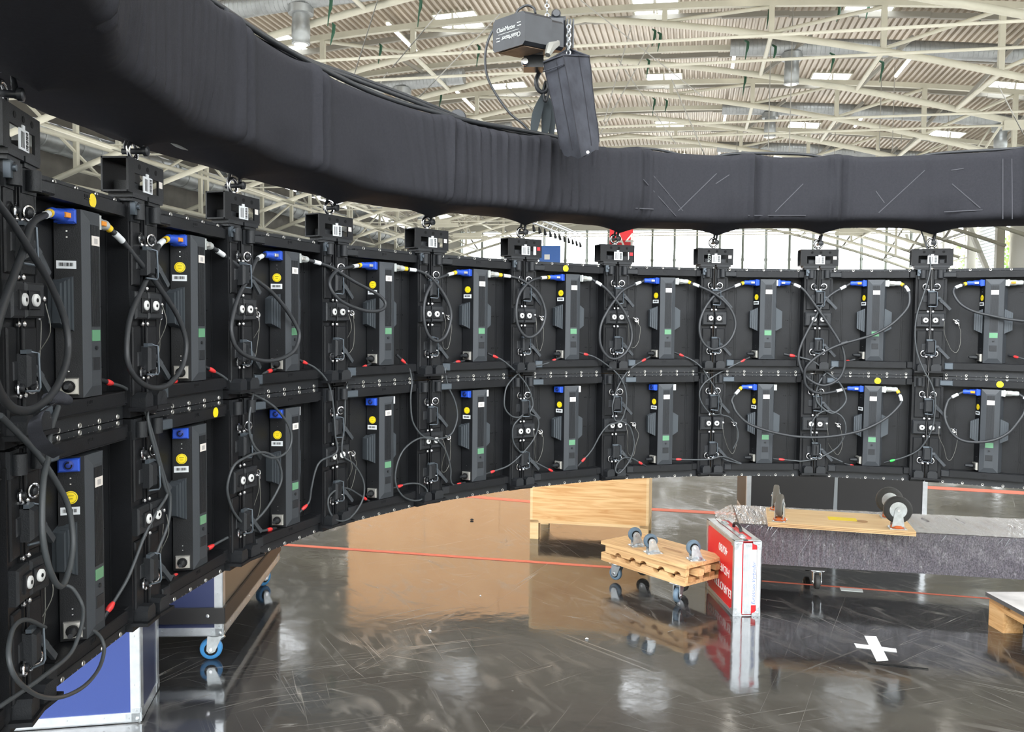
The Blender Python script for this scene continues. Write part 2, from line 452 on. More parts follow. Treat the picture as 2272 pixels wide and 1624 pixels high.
# ducts with nozzles
def duct(y, xa, xb, h, nozz, lab, side):
    t = thing('air_duct', lab, 'duct', HP(0, y, 0), -HAZ, 'silver air ducts')
    pts = [(xa+(xb-xa)*i/16, 0, h-droop(xa+(xb-xa)*i/16)) for i in range(17)]
    MB().tube(pts, .4, 18).build('duct_pipe', M['duct'], t)
    r = MB()
    for i in range(1, 110):
        x_ = xa+(xb-xa)*i/110; r.torus((x_, 0, h-droop(x_)), (1, 0, 0), .402, .014, 14, 4)
    r.build('spiral_seam', M['duct'], t)['kind'] = 'stuff'
    for nx in nozz:
        z0 = h-droop(nx)
        q = MB().lathe((nx, 0, z0), (0, 0, -1), [(.3, .5), (.6, .5), (.62, .34), (1.0, .34), (1.02, .36), (1.5, .36), (1.52, .34), (1.75, .36), (1.76, .3)], 18)
        nz = q.build('nozzle', M['duct'], t)
        MB().cyl((nx, 0, z0-1.765), (nx, 0, z0-1.79), .28, 16).build('outlet', M['sign_white'], nz)
for k, y in enumerate((44, 56, 68, 80)):
    duct(y, 1.5, 24.5, CAMZ+13.7, (4.4, 17.5), 'silver spiral duct on the right half of the roof, %s from the camera' % ORD[k], 1)
for k, y in enumerate((32.0, 44, 56, 68, 80)):
    duct(y, -33, -12, CAMZ+13.0, (-15.4, -26), 'silver spiral duct on the left half of the roof, %s from the camera' % ORD[k], -1)
# lamp tubes
n = 0; lp = None
for lx, ys in ((RX-9.3, (29, 41, 53, 65, 77)), (RX+6.8, (36, 48, 60, 72, 84)), (RX+15.4, (36, 48, 60, 72)), (RX-18, (41, 53, 65))):
    for j, y in enumerate(ys):
        if lp is None:
            t = thing('tube_lamp', '', 'lamp')
            MB().box(-.09, .09, -2.3, 2.3, .05, .12).build('housing', M['cream'], t)
            for a in (-2.2, -.7, .8): MB().cyl((0, a, 0), (0, a+1.35, 0), .085, 8).build('tube', M['tube'], t)
            lp = t
        else: t = copy_tree(lp)
        t.location = HP(lx, y, ZD-.5-droop(lx)); t.rotation_euler = (0, 0, -HAZ)
        side = {RX-9.3: 'second line from the left', RX+6.8: 'line right of the ridge', RX+15.4: 'rightmost line', RX-18: 'leftmost line'}[lx]
        t['label'] = 'row of lit roof lamp tubes, %s, %s from the camera' % (side, ORD[j]); t['group'] = 'lit tube lamps'
# hanging wires and rigging straps
wp = [(1712, 30, 330, 40), (1760, 0, 345, 38), (1960, 40, 330, 44), (2010, 0, 320, 52), (1990, 10, 335, 47), (1860, 60, 350, 55), (1822, 150, 345, 60), (1640, 120, 340, 58), (2110, 120, 330, 50), (1903, 130, 340, 62)]
for k, (px, ya, yb, dd) in enumerate(wp):
    a = D(px, ya, dd); b_ = Vector((a.x, a.y, D(px, yb, dd).z))
    tag(MB().cyl(a, b_, .022, 5).build('drop_wire', M['wire']), 'thin steel wire hanging from the roof, %s from the left of the upright ones' % ORD[sorted(q[0] for q in wp).index(px)], 'wire', 'upright roof wires')
dw = [((1288, 0), (1560, 215), 30), ((1400, 60), (1340, 270), 33), ((1490, 175), (1566, 350), 36), ((1370, 130), (1500, 320), 40), ((1440, 100), (1330, 300), 42), ((838, 0), (780, 185), 18), ((980, 20), (870, 150), 22), ((860, 160), (720, 360), 40), ((1110, 30), (930, 215), 26), ((1250, 300), (1120, 190), 34), ((2215, 190), (2272, 300), 30)]
for k, (p, q, dd) in enumerate(dw):
    tag(MB().cyl(D(*p, dd), D(*q, dd+1.5), .016*dd/25, 5).build('guy_wire', M['wire']), 'slanting thin wire under the roof, the %s nearest one' % (ORD+['fifteenth'])[sorted((x_[2], x_[0]) for x_ in dw).index((dd, p))], 'wire', 'slanting roof wires')
sp = [(1450, 75, 38.7), (1462, 82, 38.5), (1655, 100, 38.7), (1703, 22, 38.7), (1857, 22, 38.7), (1922, 10, 38.7), (1437, 140, 44), (1650, 175, 44.7), (1716, 110, 38.7), (1844, 128, 38.7), (1953, 145, 38.7), (1450, 225, 50.7), (1477, 228, 50.7), (2172, 25, 38.7), (735, 10, 30), (933, 10, 33), (741, 65, 30), (845, 108, 38), (1062, 110, 38.7), (978, 215, 50), (655, 130, 38)]
for k, (px, py, dd) in enumerate(sp):
    c = D(px, py, dd); g = MB()
    w = .035
    g.tube([c+Vector((-.05, 0, .2)), c+Vector((.04, -.2, .05)), c+Vector((.02, -.22, -.2)), c+Vector((-.03, -.22, -.4)), c+Vector((-.08, -.2, -.6-.1*(k % 4)))], [w, w*1.8, w*1.8, w, .015], 6)
    tag(g.build('rigging_strap', M['green_strap']), 'dark green strap tied round roof steel, %s from the left' % (ORD+['fifteenth','sixteenth','seventeenth','eighteenth','nineteenth','twentieth','last'])[sorted((q[0], q[1]) for q in sp).index((px, py))], 'strap', 'green straps on the roof steel')

# far end wall with its glazing, right and left side walls
nw = MB(); nw.box(-37, 27.5, -40.3, -40, 0, 15, Matrix.Rotation(-HAZ, 4, 'Z')); struct(nw.build('wall_near', M['wall']))
fw = MB(); F = HP
def hbar(mb, p, q, w, h): mb.bar(p, q, w, h)
def wallbox(mb, x0, x1, y, z0, z1, th=.3):
    m_ = Matrix.Rotation(-HAZ, 4, 'Z')
    mb.box(x0, x1, y, y+th, z0, z1, m_)
wallbox(fw, X0, X1, YB, 13.4, 17.5); wallbox(fw, X0, X1, YB, 0, 1.2); wallbox(fw, X0, -30, YB, 0, 13.4)
struct(fw.build('wall_far', M['wall']))
glass = bpy.data.materials.new('window_glass'); glass.use_nodes = True
nt = glass.node_tree; nt.nodes.remove(nt.nodes['Principled BSDF'])
a = nt.nodes.new('ShaderNodeBsdfTransparent'); b_ = nt.nodes.new('ShaderNodeBsdfGlossy'); c = nt.nodes.new('ShaderNodeMixShader'); c.inputs[0].default_value = .05
b_.inputs[1].default_value = .05
nt.links.new(a.outputs[0], c.inputs[1]); nt.links.new(b_.outputs[0], c.inputs[2]); nt.links.new(c.outputs[0], nt.nodes['Material Output'].inputs[0])
M['glass'] = glass
R4 = Matrix.Rotation(-HAZ, 4, 'Z')
win = struct(thing('window_1', 'tall glazed end wall of the hall behind the ring', 'window')); del win['category']
win.location = HP(0, YB, 0); win.rotation_euler = (0, 0, -HAZ)
x = -30.0; i = 0
M['mull'] = mat('grey_green_mullion', (.3, .33, .29), .5)
mullp = None
while x <= X1+.01:
    g = MB()
    g.box(x-.14, x+.14, -.5, -.05, 1.2, 13.4)
    for z in (5.4, 9.4): g.box(x-.19, x+.19, -.55, -.02, z, z+.3)
    if i % 2 == 0: g.box(x-.05, x+.05, -1.0, -.5, 1.2, 13.4)
    g.build('mullion', M['mull'], win)
    if x+2.75 <= X1: MB().box(x+.1, x+2.65, -.03, .0, 1.2, 13.4).build('pane', M['glass'], win)
    x += 2.75; i += 1
for z in (1.2, 4.0, 7.1, 13.3):
    MB().box(-30, X1, -.12, -.04, z-.05, z+.05).build('rail', M['mull'], win)
# right side wall, posts, windows, louvres
rw = MB(); 
def sidebox(mb, X, s, y0, y1, z0, z1, th=.25): mb.box(X if s > 0 else X-th, X+th if s > 0 else X, y0, y1, z0, z1, R4)
sidebox(rw, X1, 1, -40, 30, 0, 9.5); sidebox(rw, X1, 1, 30, 110, 0, 6.0); sidebox(rw, X1, 1, 30, 110, 12.6, 15.2)
sidebox(rw, X1, 1, 62, 78.5, 6.0, 12.6)
struct(rw.build('wall_right', M['wall']))
win2 = struct(thing('window_2', 'row of windows high in the right side wall', 'window')); del win2['category']
win2.location = HP(X1, 0, 0); win2.rotation_euler = (0, 0, -HAZ)
for y0, y1 in ((86, 110), (30, 62)):
    MB().box(0, .04, y0, y1, 6, 12.6).build('pane', M['glass'], win2)
    y = y0
    while y <= y1:
        MB().box(-.15, .1, y-.1, y+.1, 6, 12.6).build('mullion', M['wall'], win2); y += 3.9
    for z in (8.2, 10.4): MB().box(-.1, .08, y0, y1, z-.05, z+.05).build('rail', M['wall'], win2)
lv = thing('louvre_window', 'pale blue louvred opening high in the right side wall', 'louvre', HP(X1, 0, 0), -HAZ)
for i in range(22):
    z = 6.1+i*.295
    MB().add([(-.35, 79, z+.22), (-.15, 79, z+.02), (-.15, 85.5, z+.02), (-.35, 85.5, z+.22), (-.35, 79, z+.25), (-.15, 79, z+.05), (-.15, 85.5, z+.05), (-.35, 85.5, z+.25)],
             [(0, 1, 2, 3), (7, 6, 5, 4), (0, 4, 5, 1), (1, 5, 6, 2), (2, 6, 7, 3), (3, 7, 4, 0)]).build('slat', M['alu'], lv)
for i, y in enumerate((62, 78.6, 86, 94, 102)):
    g = MB(); g.box(X1-1.0, X1-.4, y-.3, y+.3, 0, 12.9, R4)
    tag(g.build('wall_column', M['wall']), 'cream wall column on the right side of the hall, %s going away' % ORD[i], 'column', 'right wall columns')
for i, y in enumerate((80, 91, 102)):
    g = MB(); g.bar(HP(X1-1, y, 6), HP(X1-1, y+8, 12.4), .35, .35)
    tag(g.build('wall_brace', M['wall']), 'slanting cream brace by the right side wall, %s going away' % ORD[i], 'brace', 'right wall braces')
lw = MB(); sidebox(lw, X0, -1, -40, 18, 0, 9.5); sidebox(lw, X0, -1, 18, 110, 0, 5.2); sidebox(lw, X0, -1, 18, 110, 6.8, 13)
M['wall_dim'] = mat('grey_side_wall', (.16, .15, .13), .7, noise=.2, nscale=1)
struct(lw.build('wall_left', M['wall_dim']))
lt_ = thing('side_truss', 'long cream lattice truss running along the left side of the hall', 'truss', HP(X0+4, 0, 0), -HAZ)
for z in (8.2, 10.6, 12.4): MB().cyl((0, 18, z), (0, 105, z), .14, 8).build('chord', M['cream'], lt_)
for k in range(11):
    y = 18+8*k
    MB().bar((0, y, 8.2), (0, y, 12.6), .22, .22).build('post', M['cream'], lt_)
    MB().cyl((0, y, 8.2 if k % 2 else 12.4), (0, y+8, 12.4 if k % 2 else 8.2), .09, 6).build('diagonal', M['cream'], lt_)
    if k % 2 == 0: MB().cyl((-3.8, y, 12.2), (6.5, y, 8.8), .1, 6).build('cross_strut', M['cream'], lt_)
dd_ = thing('side_duct', 'wide silver duct running along the left side wall', 'duct', HP(X0+2, 0, 0), -HAZ)
MB().cyl((0, 20, 10.9), (0, 105, 10.9), .75, 20).build('duct_pipe', M['duct'], dd_)
g = MB()
for k in range(60): g.torus((0, 20+k*1.4, 10.9), (0, 1, 0), .76, .035, 18, 4)
g.build('duct_rib', M['duct'], dd_)['kind'] = 'stuff'
win3 = struct(thing('window_3', 'windows in the left side wall', 'window')); del win3['category']
win3.location = HP(X0, 0, 0); win3.rotation_euler = (0, 0, -HAZ)
for y in range(18, 110, 12): MB().box(-.2, -.16, y+.1, min(y+11.9, 110), 5.2, 6.8).build('pane', M['glass'], win3)
# trees outside, right
M['leaf'] = mat('green_leaves', (.16, .3, .05), .7, noise=.4, nscale=2)
for k in range(5):
    t = thing('tree', 'green tree outside the right side windows, %s going away' % ORD[k], 'tree', HP(X1+9+k % 2*3, 106+k*6, 0), 0, 'trees outside')
    MB().tube([(0, 0, 0), (.1, 0, 3), (0, .1, 6)], [.25, .2, .1], 8).build('trunk', M['pine_dark'], t)
    cr = MB()
    for i in range(500):
        a = random.uniform(0, 2*PI); r_ = 3.2*math.sqrt(random.random()); z = random.uniform(4, 12)
        r_ *= math.sin(PI*(z-3)/10)**.5; p = Vector((r_*math.cos(a), r_*math.sin(a), z)); q = Vector([random.uniform(-.35, .35) for _ in range(3)]); w = Vector([random.uniform(-.3, .3) for _ in range(3)])
        cr.add([p, p+q, p+q+w, p+w], [(0, 1, 2, 3)])
    cr.build('crown', M['leaf'], t)['kind'] = 'stuff'
# hall signs
def place_sign(px0, px1, py0, py1, dd, name, label, m, cat):
    c = D((px0+px1)/2, (py0+py1)/2, dd); w = (px1-px0)/FPX*dd; h = (py1-py0)/FPX*dd
    t = thing(name, label, cat, c, -HAZ*.6)
    MB().box(-w/2, w/2, -.04, .04, -h/2, h/2).build('board', m, t)
    for s in (-1, 1): MB().cyl((s*w*.4, 0, h/2), (s*w*.4, 0, h/2+9), .02, 5).build('hanging_wire', M['wire'], t)
    return t, w, h
t, w, h = place_sign(1353, 1404, 500, 547, 78, 'hall_sign', 'red hanging sign reading A4 seen just under the truss ring', M['sign_red'], 'sign')
text_mesh('A4', 1.7, M['sign_white'], 'lettering', t, Matrix.Translation((.2, -.06, -.42)) @ Matrix.Rotation(PI/2, 4, 'X'), ext=.01)
t, w, h = place_sign(1196, 1243, 546, 640, 60, 'blue_banner', 'blue banner beyond the ring, left of the red sign', M['banner_blue'], 'banner')
MB().box(-w*.25, w*.0, -.06, -.045, h*.18, h*.3).build('white_print', M['sign_white'], t)
# lighting truss by the end windows
lt = thing('lighting_truss', 'small far truss carrying dark spotlights in front of the end windows', 'truss')
g = MB(); a0 = D(1176, 492, 50); a1 = D(1290, 535, 66)
for off in ((0, 0, 0), (0, 0, .5), (.4, .3, .25)):
    o_ = Vector(off); g.cyl(a0+o_, a1+o_, .05, 6)
for i in range(12):
    p = a0.lerp(a1, i/12); q = a0.lerp(a1, (i+1)/12); g.cyl(p, q+Vector((0, 0, .5)), .03, 5)
g.build('lattice', M['alu'], lt)
for i in range(11):
    p = a0.lerp(a1, (i+.5)/11)
    MB().lathe(p+Vector((0, 0, -.1)), (.2, -.3, -1), [(0, .03), (.15, .07), (.4, .10), (.42, .08)], 8).build('spotlight', M['black2'], lt)
# tan booth wall that stands behind the video wall (seen only mirrored in the floor)
p0 = G(772, 1100, 0); p0 = Vector((p0.x*10/p0.y, 10, 0)); d1 = ray(1432, 1100); p1 = Vector((d1.x/d1.y*10.4, 10.4, 0))
t = thing('booth_wall', 'long tan wooden booth wall behind the video wall, mirrored in the floor', 'booth wall', p0, math.atan2(p1.y-p0.y, p1.x-p0.x))
L_ = (p1-p0).length
for i in range(4): MB().box(L_*i/4+.002, L_*(i+1)/4-.002, 0, .04, 0, 2.02).build('board', M['booth'], t)
MB().box(0, L_, .04, .1, 0, .1).build('back_rail', M['pine'], t)
# ================================================================== the curved video wall, seen from behind
RC = Vector((1.290, 1.928)); RR = 2.18; ZT = CAMZ + .2719; DA = .2290
def ang(k): return -.1527 + (k-8)*DA
def tilt(a): return max(0, min(1, (a+1.0)/1.2))
def ring(a, r, z): return Vector((RC.x + r*math.sin(a), RC.y + r*math.cos(a), z))
SEAM = {1: (-.875, 1.519), 2: (-.869, 2.019), 3: (-.799, 2.514), 4: (-.621, 2.982), 5: (-.327, 3.388), 6: (.045, 3.719), 7: (.475, 3.964), 8: (.957, 4.092), 9: (1.455, 4.101), 10: (1.943, 4.0)}
SEAM[0] = (-.775, 1.03); SEAM[11] = (2.397, 3.791)
SEAM = {k: Vector(v) for k, v in SEAM.items()}

def make_panel(row, side_plug):
    t = thing('video_wall_panel', '', 'video panel')
    H = .5
    V = lambda v: H - v
    g = MB(); g.box(-.2, .2, .05, .065, .0, H)
    for x in (-.135, -.128, .135, .142, .175): g.box(x-.0008, x+.0008, .0485, .05, .05, .45)
    for x in (-.15, -.13, .12, .145):
        for v in (.11, .245, .38):
            for dx in (-.004, .004): g.box(x+dx-.0015, x+dx+.0015, .047, .05, V(v)-.0015, V(v)+.0015)
    g.build('back_plate', M['black'], t)
    MB().box(.2465, .2535, .012, .07, .002, .498).build('added_seam_strip', M['hole'], t)  # added black strip, keeps light behind from showing through the seam
    MB().box(-.2475, .2475, .075, .09, .0015, .4985).build('front_modules', M['black2'], t)
    for s in (-1, 1):
        X = lambda a, b: (min(s*a, s*b), max(s*a, s*b))
        g = MB()
        g.box(*X(.188, .247), .004, .075, .002, .498)
        g.box(*X(.194, .236), -.002, .006, V(.195), V(.048), ch=.003); g.box(*X(.194, .236), -.002, .006, V(.448), V(.288), ch=.003)
        g.box(*X(.2415, .2455), -.0035, .006, .005, .495)
        g.box(*X(.183, .189), .002, .055, .03, .47)
        g.build('side_rail', M['black'], t)
        g = MB(); g.box(*X(.187, .2455), -.014, .006, V(.272), V(.208), ch=.004)
        for dx in (.004, .012):
            for dz in (-.012, .012): g.box(*X(.198+dx, .201+dx), -.0155, -.014, V(.24)+dz-.0015, V(.24)+dz+.0015)
        blk = g.build('connector_block', M['black2'], t)
        g = MB(); g.box(*X(.2095, .2435), -.0185, -.014, V(.257), V(.223), ch=.0015); g.build('square_flange', M['black'], blk)
        c = Vector((s*.2265, -.0185, V(.24)))
        d = MB().lathe(c, (0, -1, 0), [(0, .0115), (.003, .0115), (.004, .0105), (.0041, .004), (.0005, .0035)], 20).build('white_dial', M['greywhite'], blk)
        MB().lathe(c+Vector((0, -.0041, 0)), (0, -1, 0), [(0, .0038), (.0004, .0038)], 12).build('dial_hole', M['hole'], blk)
        g = MB()
        for v in (.085, .395):
            cc = Vector((s*.224, -.004, V(v)))
            g.torus(cc+Vector((0, -.004, 0)), (s*.25, -1, 0), .0125, .0022, 18, 5)
        g.build('pull_ring', M['chrome'], t)
        g = MB()
        for v in (.085, .395): g.lathe((s*.226, -.002, V(v)), (s*.2, -1, 0), [(0, .007), (.012, .007), (.014, .004)], 10)
        g.build('ring_pin', M['black2'], t)
        g = MB()
        for v in (.1, .2, .283, .41): g.lathe((s*.2385, -.002, V(v)), (0, -1, 0), [(0, .0055), (.004, .0055), (.0065, .002)], 10)
        g.build('bolt', M['chrome'], t)
        # foot blocks and shelf at the bottom, cast arm at the top
        g = MB()
        x0, x1 = X(.196, .238); g.prism([(x0, V(.475)), (x1, V(.475)), (x1, V(.452)), (x1-.008, V(.442)), (x0+.008, V(.442)), (x0, V(.452))], -.028, .006)
        g.build('foot_block', M['black2'], t)
        g = MB(); g.box(*X(.182, .2465), -.034, .006, V(.483), V(.475)); g.build('foot_shelf', M['black'], t)
        g = MB(); g.cyl((s*.212, -.010, V(.045)), (s*.212, -.010, V(.008)), .0135, 12)
        g.box(*X(.19, .235), -.003, .006, V(.05), V(.002))
        g.build('corner_post', M['black2'], t)
    MB().box(-.2, -.145, -.014, .004, V(.042), V(.018), ch=.003).build('latch_arm', M['steelblue'] if row else M['black2'], t)
    MB().box(-.182, -.146, -.004, .05, V(.467), V(.437), ch=.003).build('latch_plate', M['steelblue'] if row == 0 else M['black2'], t)
    for nm, va, vb in (('top_beam', .013, .043), ('bottom_beam', .435, .465)):
        g = MB(); g.box(-.147, .155, .0, .05, V(vb), V(va), ch=.002); g.box(-.147, .155, -.002, .004, V(vb), V(vb)+.002)
        for dx in (-.012, -.006, 0, .006): g.box(dx, dx+.0025, -.0012, .0, V(va)-.012, V(va)-.006)
        g.box(-.012, .01, -.0012, .0, V(va)-.016, V(va)-.014)
        g.build(nm, M['black'], t)
        MB().box(.158, .186, .008, .05, V(vb), V(va), ch=.002).build('beam_end', M['black'], t)
    for nm, va, vb in (('top_flange', .001, .034), ('bottom_flange', .466, .499)):
        g = MB(); g.box(-.186, .186, .02, .075, V(vb), V(va)); fl = g.build(nm, M['black2'], t)
        g = MB()
        vz = V(.0075 if nm[0] == 't' else .4925)
        for x in (-.172, -.09, -.008, .074, .158): g.torus((x, .019, vz), (0, 1, 0), .0045, .0018, 14, 5)
        g.build('rivet', M['nickel'], fl)
        g = MB()
        for x in (-.13, -.11, -.05, -.03, .03, .05, .115, .135): g.box(x-.001, x+.001, .0195, .0205, vz-.006, vz-.004)
        g.build('screw', M['nickel'], fl)
    # spine: power and control box
    za, zb = V(.433), V(.052)
    g = MB()
    for z, k in ((za, 0), (zb, 0)): pass
    xs_ = [(-.056, .046), (-.038, .000), (-.0185, -.008), (.0185, -.008), (.038, .0), (.056, .046)]
    vs = [(x, y, za+(.022 if abs(x) < .03 else 0)) for x, y in xs_] + [(x, y, zb-(.022 if abs(x) < .03 else 0)) for x, y in xs_]
    g.add(vs, [(i, i+1, 7+i, 6+i) for i in range(5)] + [(1, 4, 3, 2), (0, 5, 4, 1), (8, 9, 10, 7), (7, 10, 11, 6)])
    sp_ = g.build('control_box', M['charcoal'], t); sp_.location = (.011, 0, 0)
    MB().add([(-.0566, .046, za), (-.0386, .0005, za), (-.0386, .0005, zb), (-.0566, .046, zb), (-.055, .046, za), (-.037, .002, za), (-.037, .002, zb), (-.055, .046, zb)], [(0,1,2,3),(7,6,5,4),(0,4,5,1),(1,5,6,2),(2,6,7,3),(3,7,4,0)]).build('side_cover', M['black'], sp_)
    g = MB()
    for i in range(8):
        x = -.0165+i*.0042; g.box(x, x+.0028, -.0095, -.0078, V(.288), V(.08))
    g.build('ribbed_cover', M['black2'], sp_)
    MB().box(-.0165, .0165, -.0092, -.007, V(.318), V(.295)).build('display', M['lcd'], sp_)
    MB().lathe((0, -.0078, V(.332)), (0, -1, 0), [(0, .0045), (.003, .0045), (.0035, .002)], 12).build('button', M['black2'], sp_)
    MB().box(-.0145, .0145, -.0095, -.0078, V(.378), V(.352), ch=.0007).build('port_cover', M['black2'], sp_)
    MB().box(-.0155, .0155, -.0105, -.0093, V(.122), V(.102)).build('small_label', M['cream_label'], sp_)
    MB().box(-.007, .007, -.0108, -.0104, V(.118), V(.107)).build('label_print', mat_lp, sp_)
    for s in (-1, 1):
        g = MB()
        for k_, (xa, xb, ya) in enumerate(((.038, .051, .014), (.0515, .060, .017), (.0605, .069, .020), (.0695, .077, .024))):
            h1 = lambda x: .185+(x-.04)*.5; h2 = lambda x: .30-(x-.04)*.5
            x0, x1 = s*xa, s*xb
            if s < 0: poly = [(x1, V(h2(xb))), (x0, V(h2(xa))), (x0, V(h1(xa))), (x1, V(h1(xb)))]
            else: poly = [(x0, V(h2(xa))), (x1, V(h2(xb))), (x1, V(h1(xb))), (x0, V(h1(xa)))]
            g.prism(poly, ya, ya+.016)
        g.prism([(s*.04, V(.298)), (s*.074, V(.282)), (s*.074, V(.203)), (s*.04, V(.187))] if s > 0 else [(-.074, V(.282)), (-.04, V(.298)), (-.04, V(.187)), (-.074, V(.203))], .03, .055)
        g.build('heat_sink', M['fin'], t).location = (.011, 0, 0)
    # left face of the box: sockets, stickers.  frame of that slanted face
    A = Vector((-.0567, .046, 0)); B = Vector((-.0387, .000, 0)); e = (B-A).normalized(); nrm = Vector((-e.y, e.x, 0)); nrm = nrm if nrm.x < 0 else -nrm
    fm = Matrix(((e.x, -nrm.x, 0, A.x), (e.y, -nrm.y, 0, A.y), (0, 0, 1, 0), (0, 0, 0, 1)))   # local x along face, -y outward
    MB().box(.006, .042, -.010, .0, V(.426), V(.392), fm, .002).build('network_socket', M['nickel'], sp_)
    MB().lathe((.024, -.010, V(.409)), (0, -1, 0), [(0, .0115), (.003, .0125), (.006, .0125), (.007, .006)], 16, fm).build('socket_ring', M['hole'], sp_)
    g = MB()
    for dz in (0, .012, .27, .282): g.box(.022, .025, -.0012, 0, V(.098+dz), V(.0955+dz), fm)
    g.build('indicator_dot', M['chrome'], sp_)
    MB().box(.002, .042, -.018, .0, V(.0815), V(.0545), fm, .003).build('power_inlet', M['blue'], sp_)
    if side_plug == 0:
        MB().lathe((.022, -.018, V(.068)), (0, -1, 0), [(0, .0105), (.0006, .0105), (.0008, .008), (.0009, .0078)], 18, fm).build('inlet_core', mat_navy, sp_)
        MB().torus((.022, -.019, V(.068)), (0, 1, 0), .006, .0015, 16, 5, .5, 2*PI-.5, fm).build('inlet_slot', M['hole'], sp_)
    MB().box(.038, .056, .010, .040, V(.082), V(.0545)).build('power_outlet', M['white'] if side_plug == 0 else M['grey_plug'], sp_)
    t['_fm'] = 0; del t['_fm']
    return t, fm
mat_lp = mat('grey_print', (.45, .42, .4), .6); mat_navy = mat('dark_blue_core', (.01, .04, .3), .4)

protos = {}
YEL = {(0, r): 0 for r in (0, 1)}
prow = ['upper', 'lower']
plugs = {(c, 0): 1 for c in range(11)}; plugs.update({(8, 1): 1, (9, 1): 1, (10, 1): 1})
place = ['at the left edge of the picture', 'first whole one from the left edge', 'second whole column from the left', 'third whole column from the left', 'fourth whole column from the left', 'left of the column below the hoist bag', 'below the bag of the chain hoist', 'under and right of the red A4 sign', 'above the wrapped block\'s left end', 'above the upturned wheeled board', 'at the right edge of the picture']
panels = {}
def add_latch(t, v, deg):                        # clamp over the seam, lever to the right
    z = .5-v; x = .25
    b = MB(); b.box(x-.036, x-.012, -.004, .004, z-.018, z+.018, ch=.003); b.box(x-.016, x+.021, -.024, -.002, z-.030, z+.030, ch=.006)
    b.box(x-.0, x+.004, -.024, -.02, z-.02, z+.02)
    lb = b.build('latch_box', M['black2'], t)
    g = MB(); g.tube([(x-.014, -.010, z+.034), (x+.016, -.014, z+.033), (x+.021, -.026, z+.03), (x+.021, -.028, z-.032), (x+.018, -.026, z-.038), (x-.012, -.014, z-.036)], .0024, 6)
    g.box(x-.016, x+.010, -.018, -.008, z+.028, z+.037)
    g.build('latch_wire', M['steelblue'], lb)
    g = MB(); g.cyl((x+.018, -.010, z+.002), (x+.038, -.012, z), .010, 10)
    a = math.radians(deg); dx, dz = math.cos(a), math.sin(a)
    g.bar((x+.034, -.012, z+.002), (x+.034+.022*dx, -.019, z+.022*dz), .012, .014)
    g.bar((x+.034+.018*dx, -.019, z+.018*dz), (x+.034+.068*dx, -.026, z+.068*dz), .009, .012)
    g.build('latch_lever', M['charcoal'], lb)
for c in range(11):
    for r in (0, 1):
        pl = plugs.get((c, r), 0); key = (r, pl)
        if key not in protos:
            t, fm = make_panel(r, pl); protos[key] = t; CH[t.name] = None
            for v in (.14, .365): add_latch(t, v, -48)
            protos['fm'] = fm
            src = t
        else:
            src = protos[key]; t = copy_tree(src, None)
            for ch in list(kids(t)):
                if ch.get('extra'): pass
        A, B = SEAM[c], SEAM[c+1]; d = B-A; mid = (A+B)/2
        t.location = (mid.x, mid.y, ZT-.5*(r+1)); t.rotation_euler = (0, 0, math.atan2(d.y, d.x))
        t['label'] = 'black video wall panel of the %s row, %s' % (prow[r], place[c]); t['group'] = 'back side of the curved video wall'
        panels[(c, r)] = t
CH.clear()
fm = protos['fm']
V = lambda v: .5-v
def bars(mb, x0, x1, y, z0, z1, m_=None, n=11):
    rnd = random.Random(int(z0*1e4)); w = (x1-x0)/n
    for i in range(n):
        mb.box(x0+i*w, x0+(i+rnd.choice((.35, .5, .7)))*w, y-.0006, y, z0, z1, m_)
for (c, r), t in panels.items():
    box_ = [k for k in t.children if k.name.startswith('control_box')][0]
    if not (c == 0 or (c == 1 and r == 0) or (c == 9 and r == 1)):        # round yellow sticker
        MB().lathe((.023, -.0003, V(.1365)), (0, -1, 0), [(0, .0135), (.0006, .0135), (.0007, .0131)], 24, fm).build('yellow_sticker', M['yellow'], box_)
        g = MB(); g.torus((.023, -.0011, V(.1365)), (0, 1, 0), .0112, .0004, 24, 4, m=fm)
        g.box(.017, .029, -.0013, -.0009, V(.1335), V(.1325), fm); g.box(.019, .027, -.0013, -.0009, V(.1395), V(.1385), fm)
        g.build('sticker_print', M['print'], box_)
    if not (c == 0):
        g = MB(); g.box(.004, .040, -.001, 0, V(.172), V(.156), fm); lb = g.build('barcode_label', M['white'], box_)
        g = MB(); bars(g, .009, .036, -.0012, V(.167), V(.160), fm); g.build('barcode', M['print'], lb)
    if (c, r) in ((1, 0), (2, 1), (6-1+1-0, 0) if False else (6, 99), (5, 99)) or (c, r) in ((6, 0),) and False:
        pass
for (c, r, x) in ((1, 0, .02), (2, 1, .1), (6, 0, -.03), (9, 1, .03), (10, 1, .045)):
    tt = panels[(c, r)]
    MB().lathe((x, -.0005, V(.028)), (0, -1, 0), [(0, .0145), (.0006, .0145), (.0007, .014)], 24).build('yellow_beam_sticker', M['yellow'], tt, label='round yellow sticker on the beam')

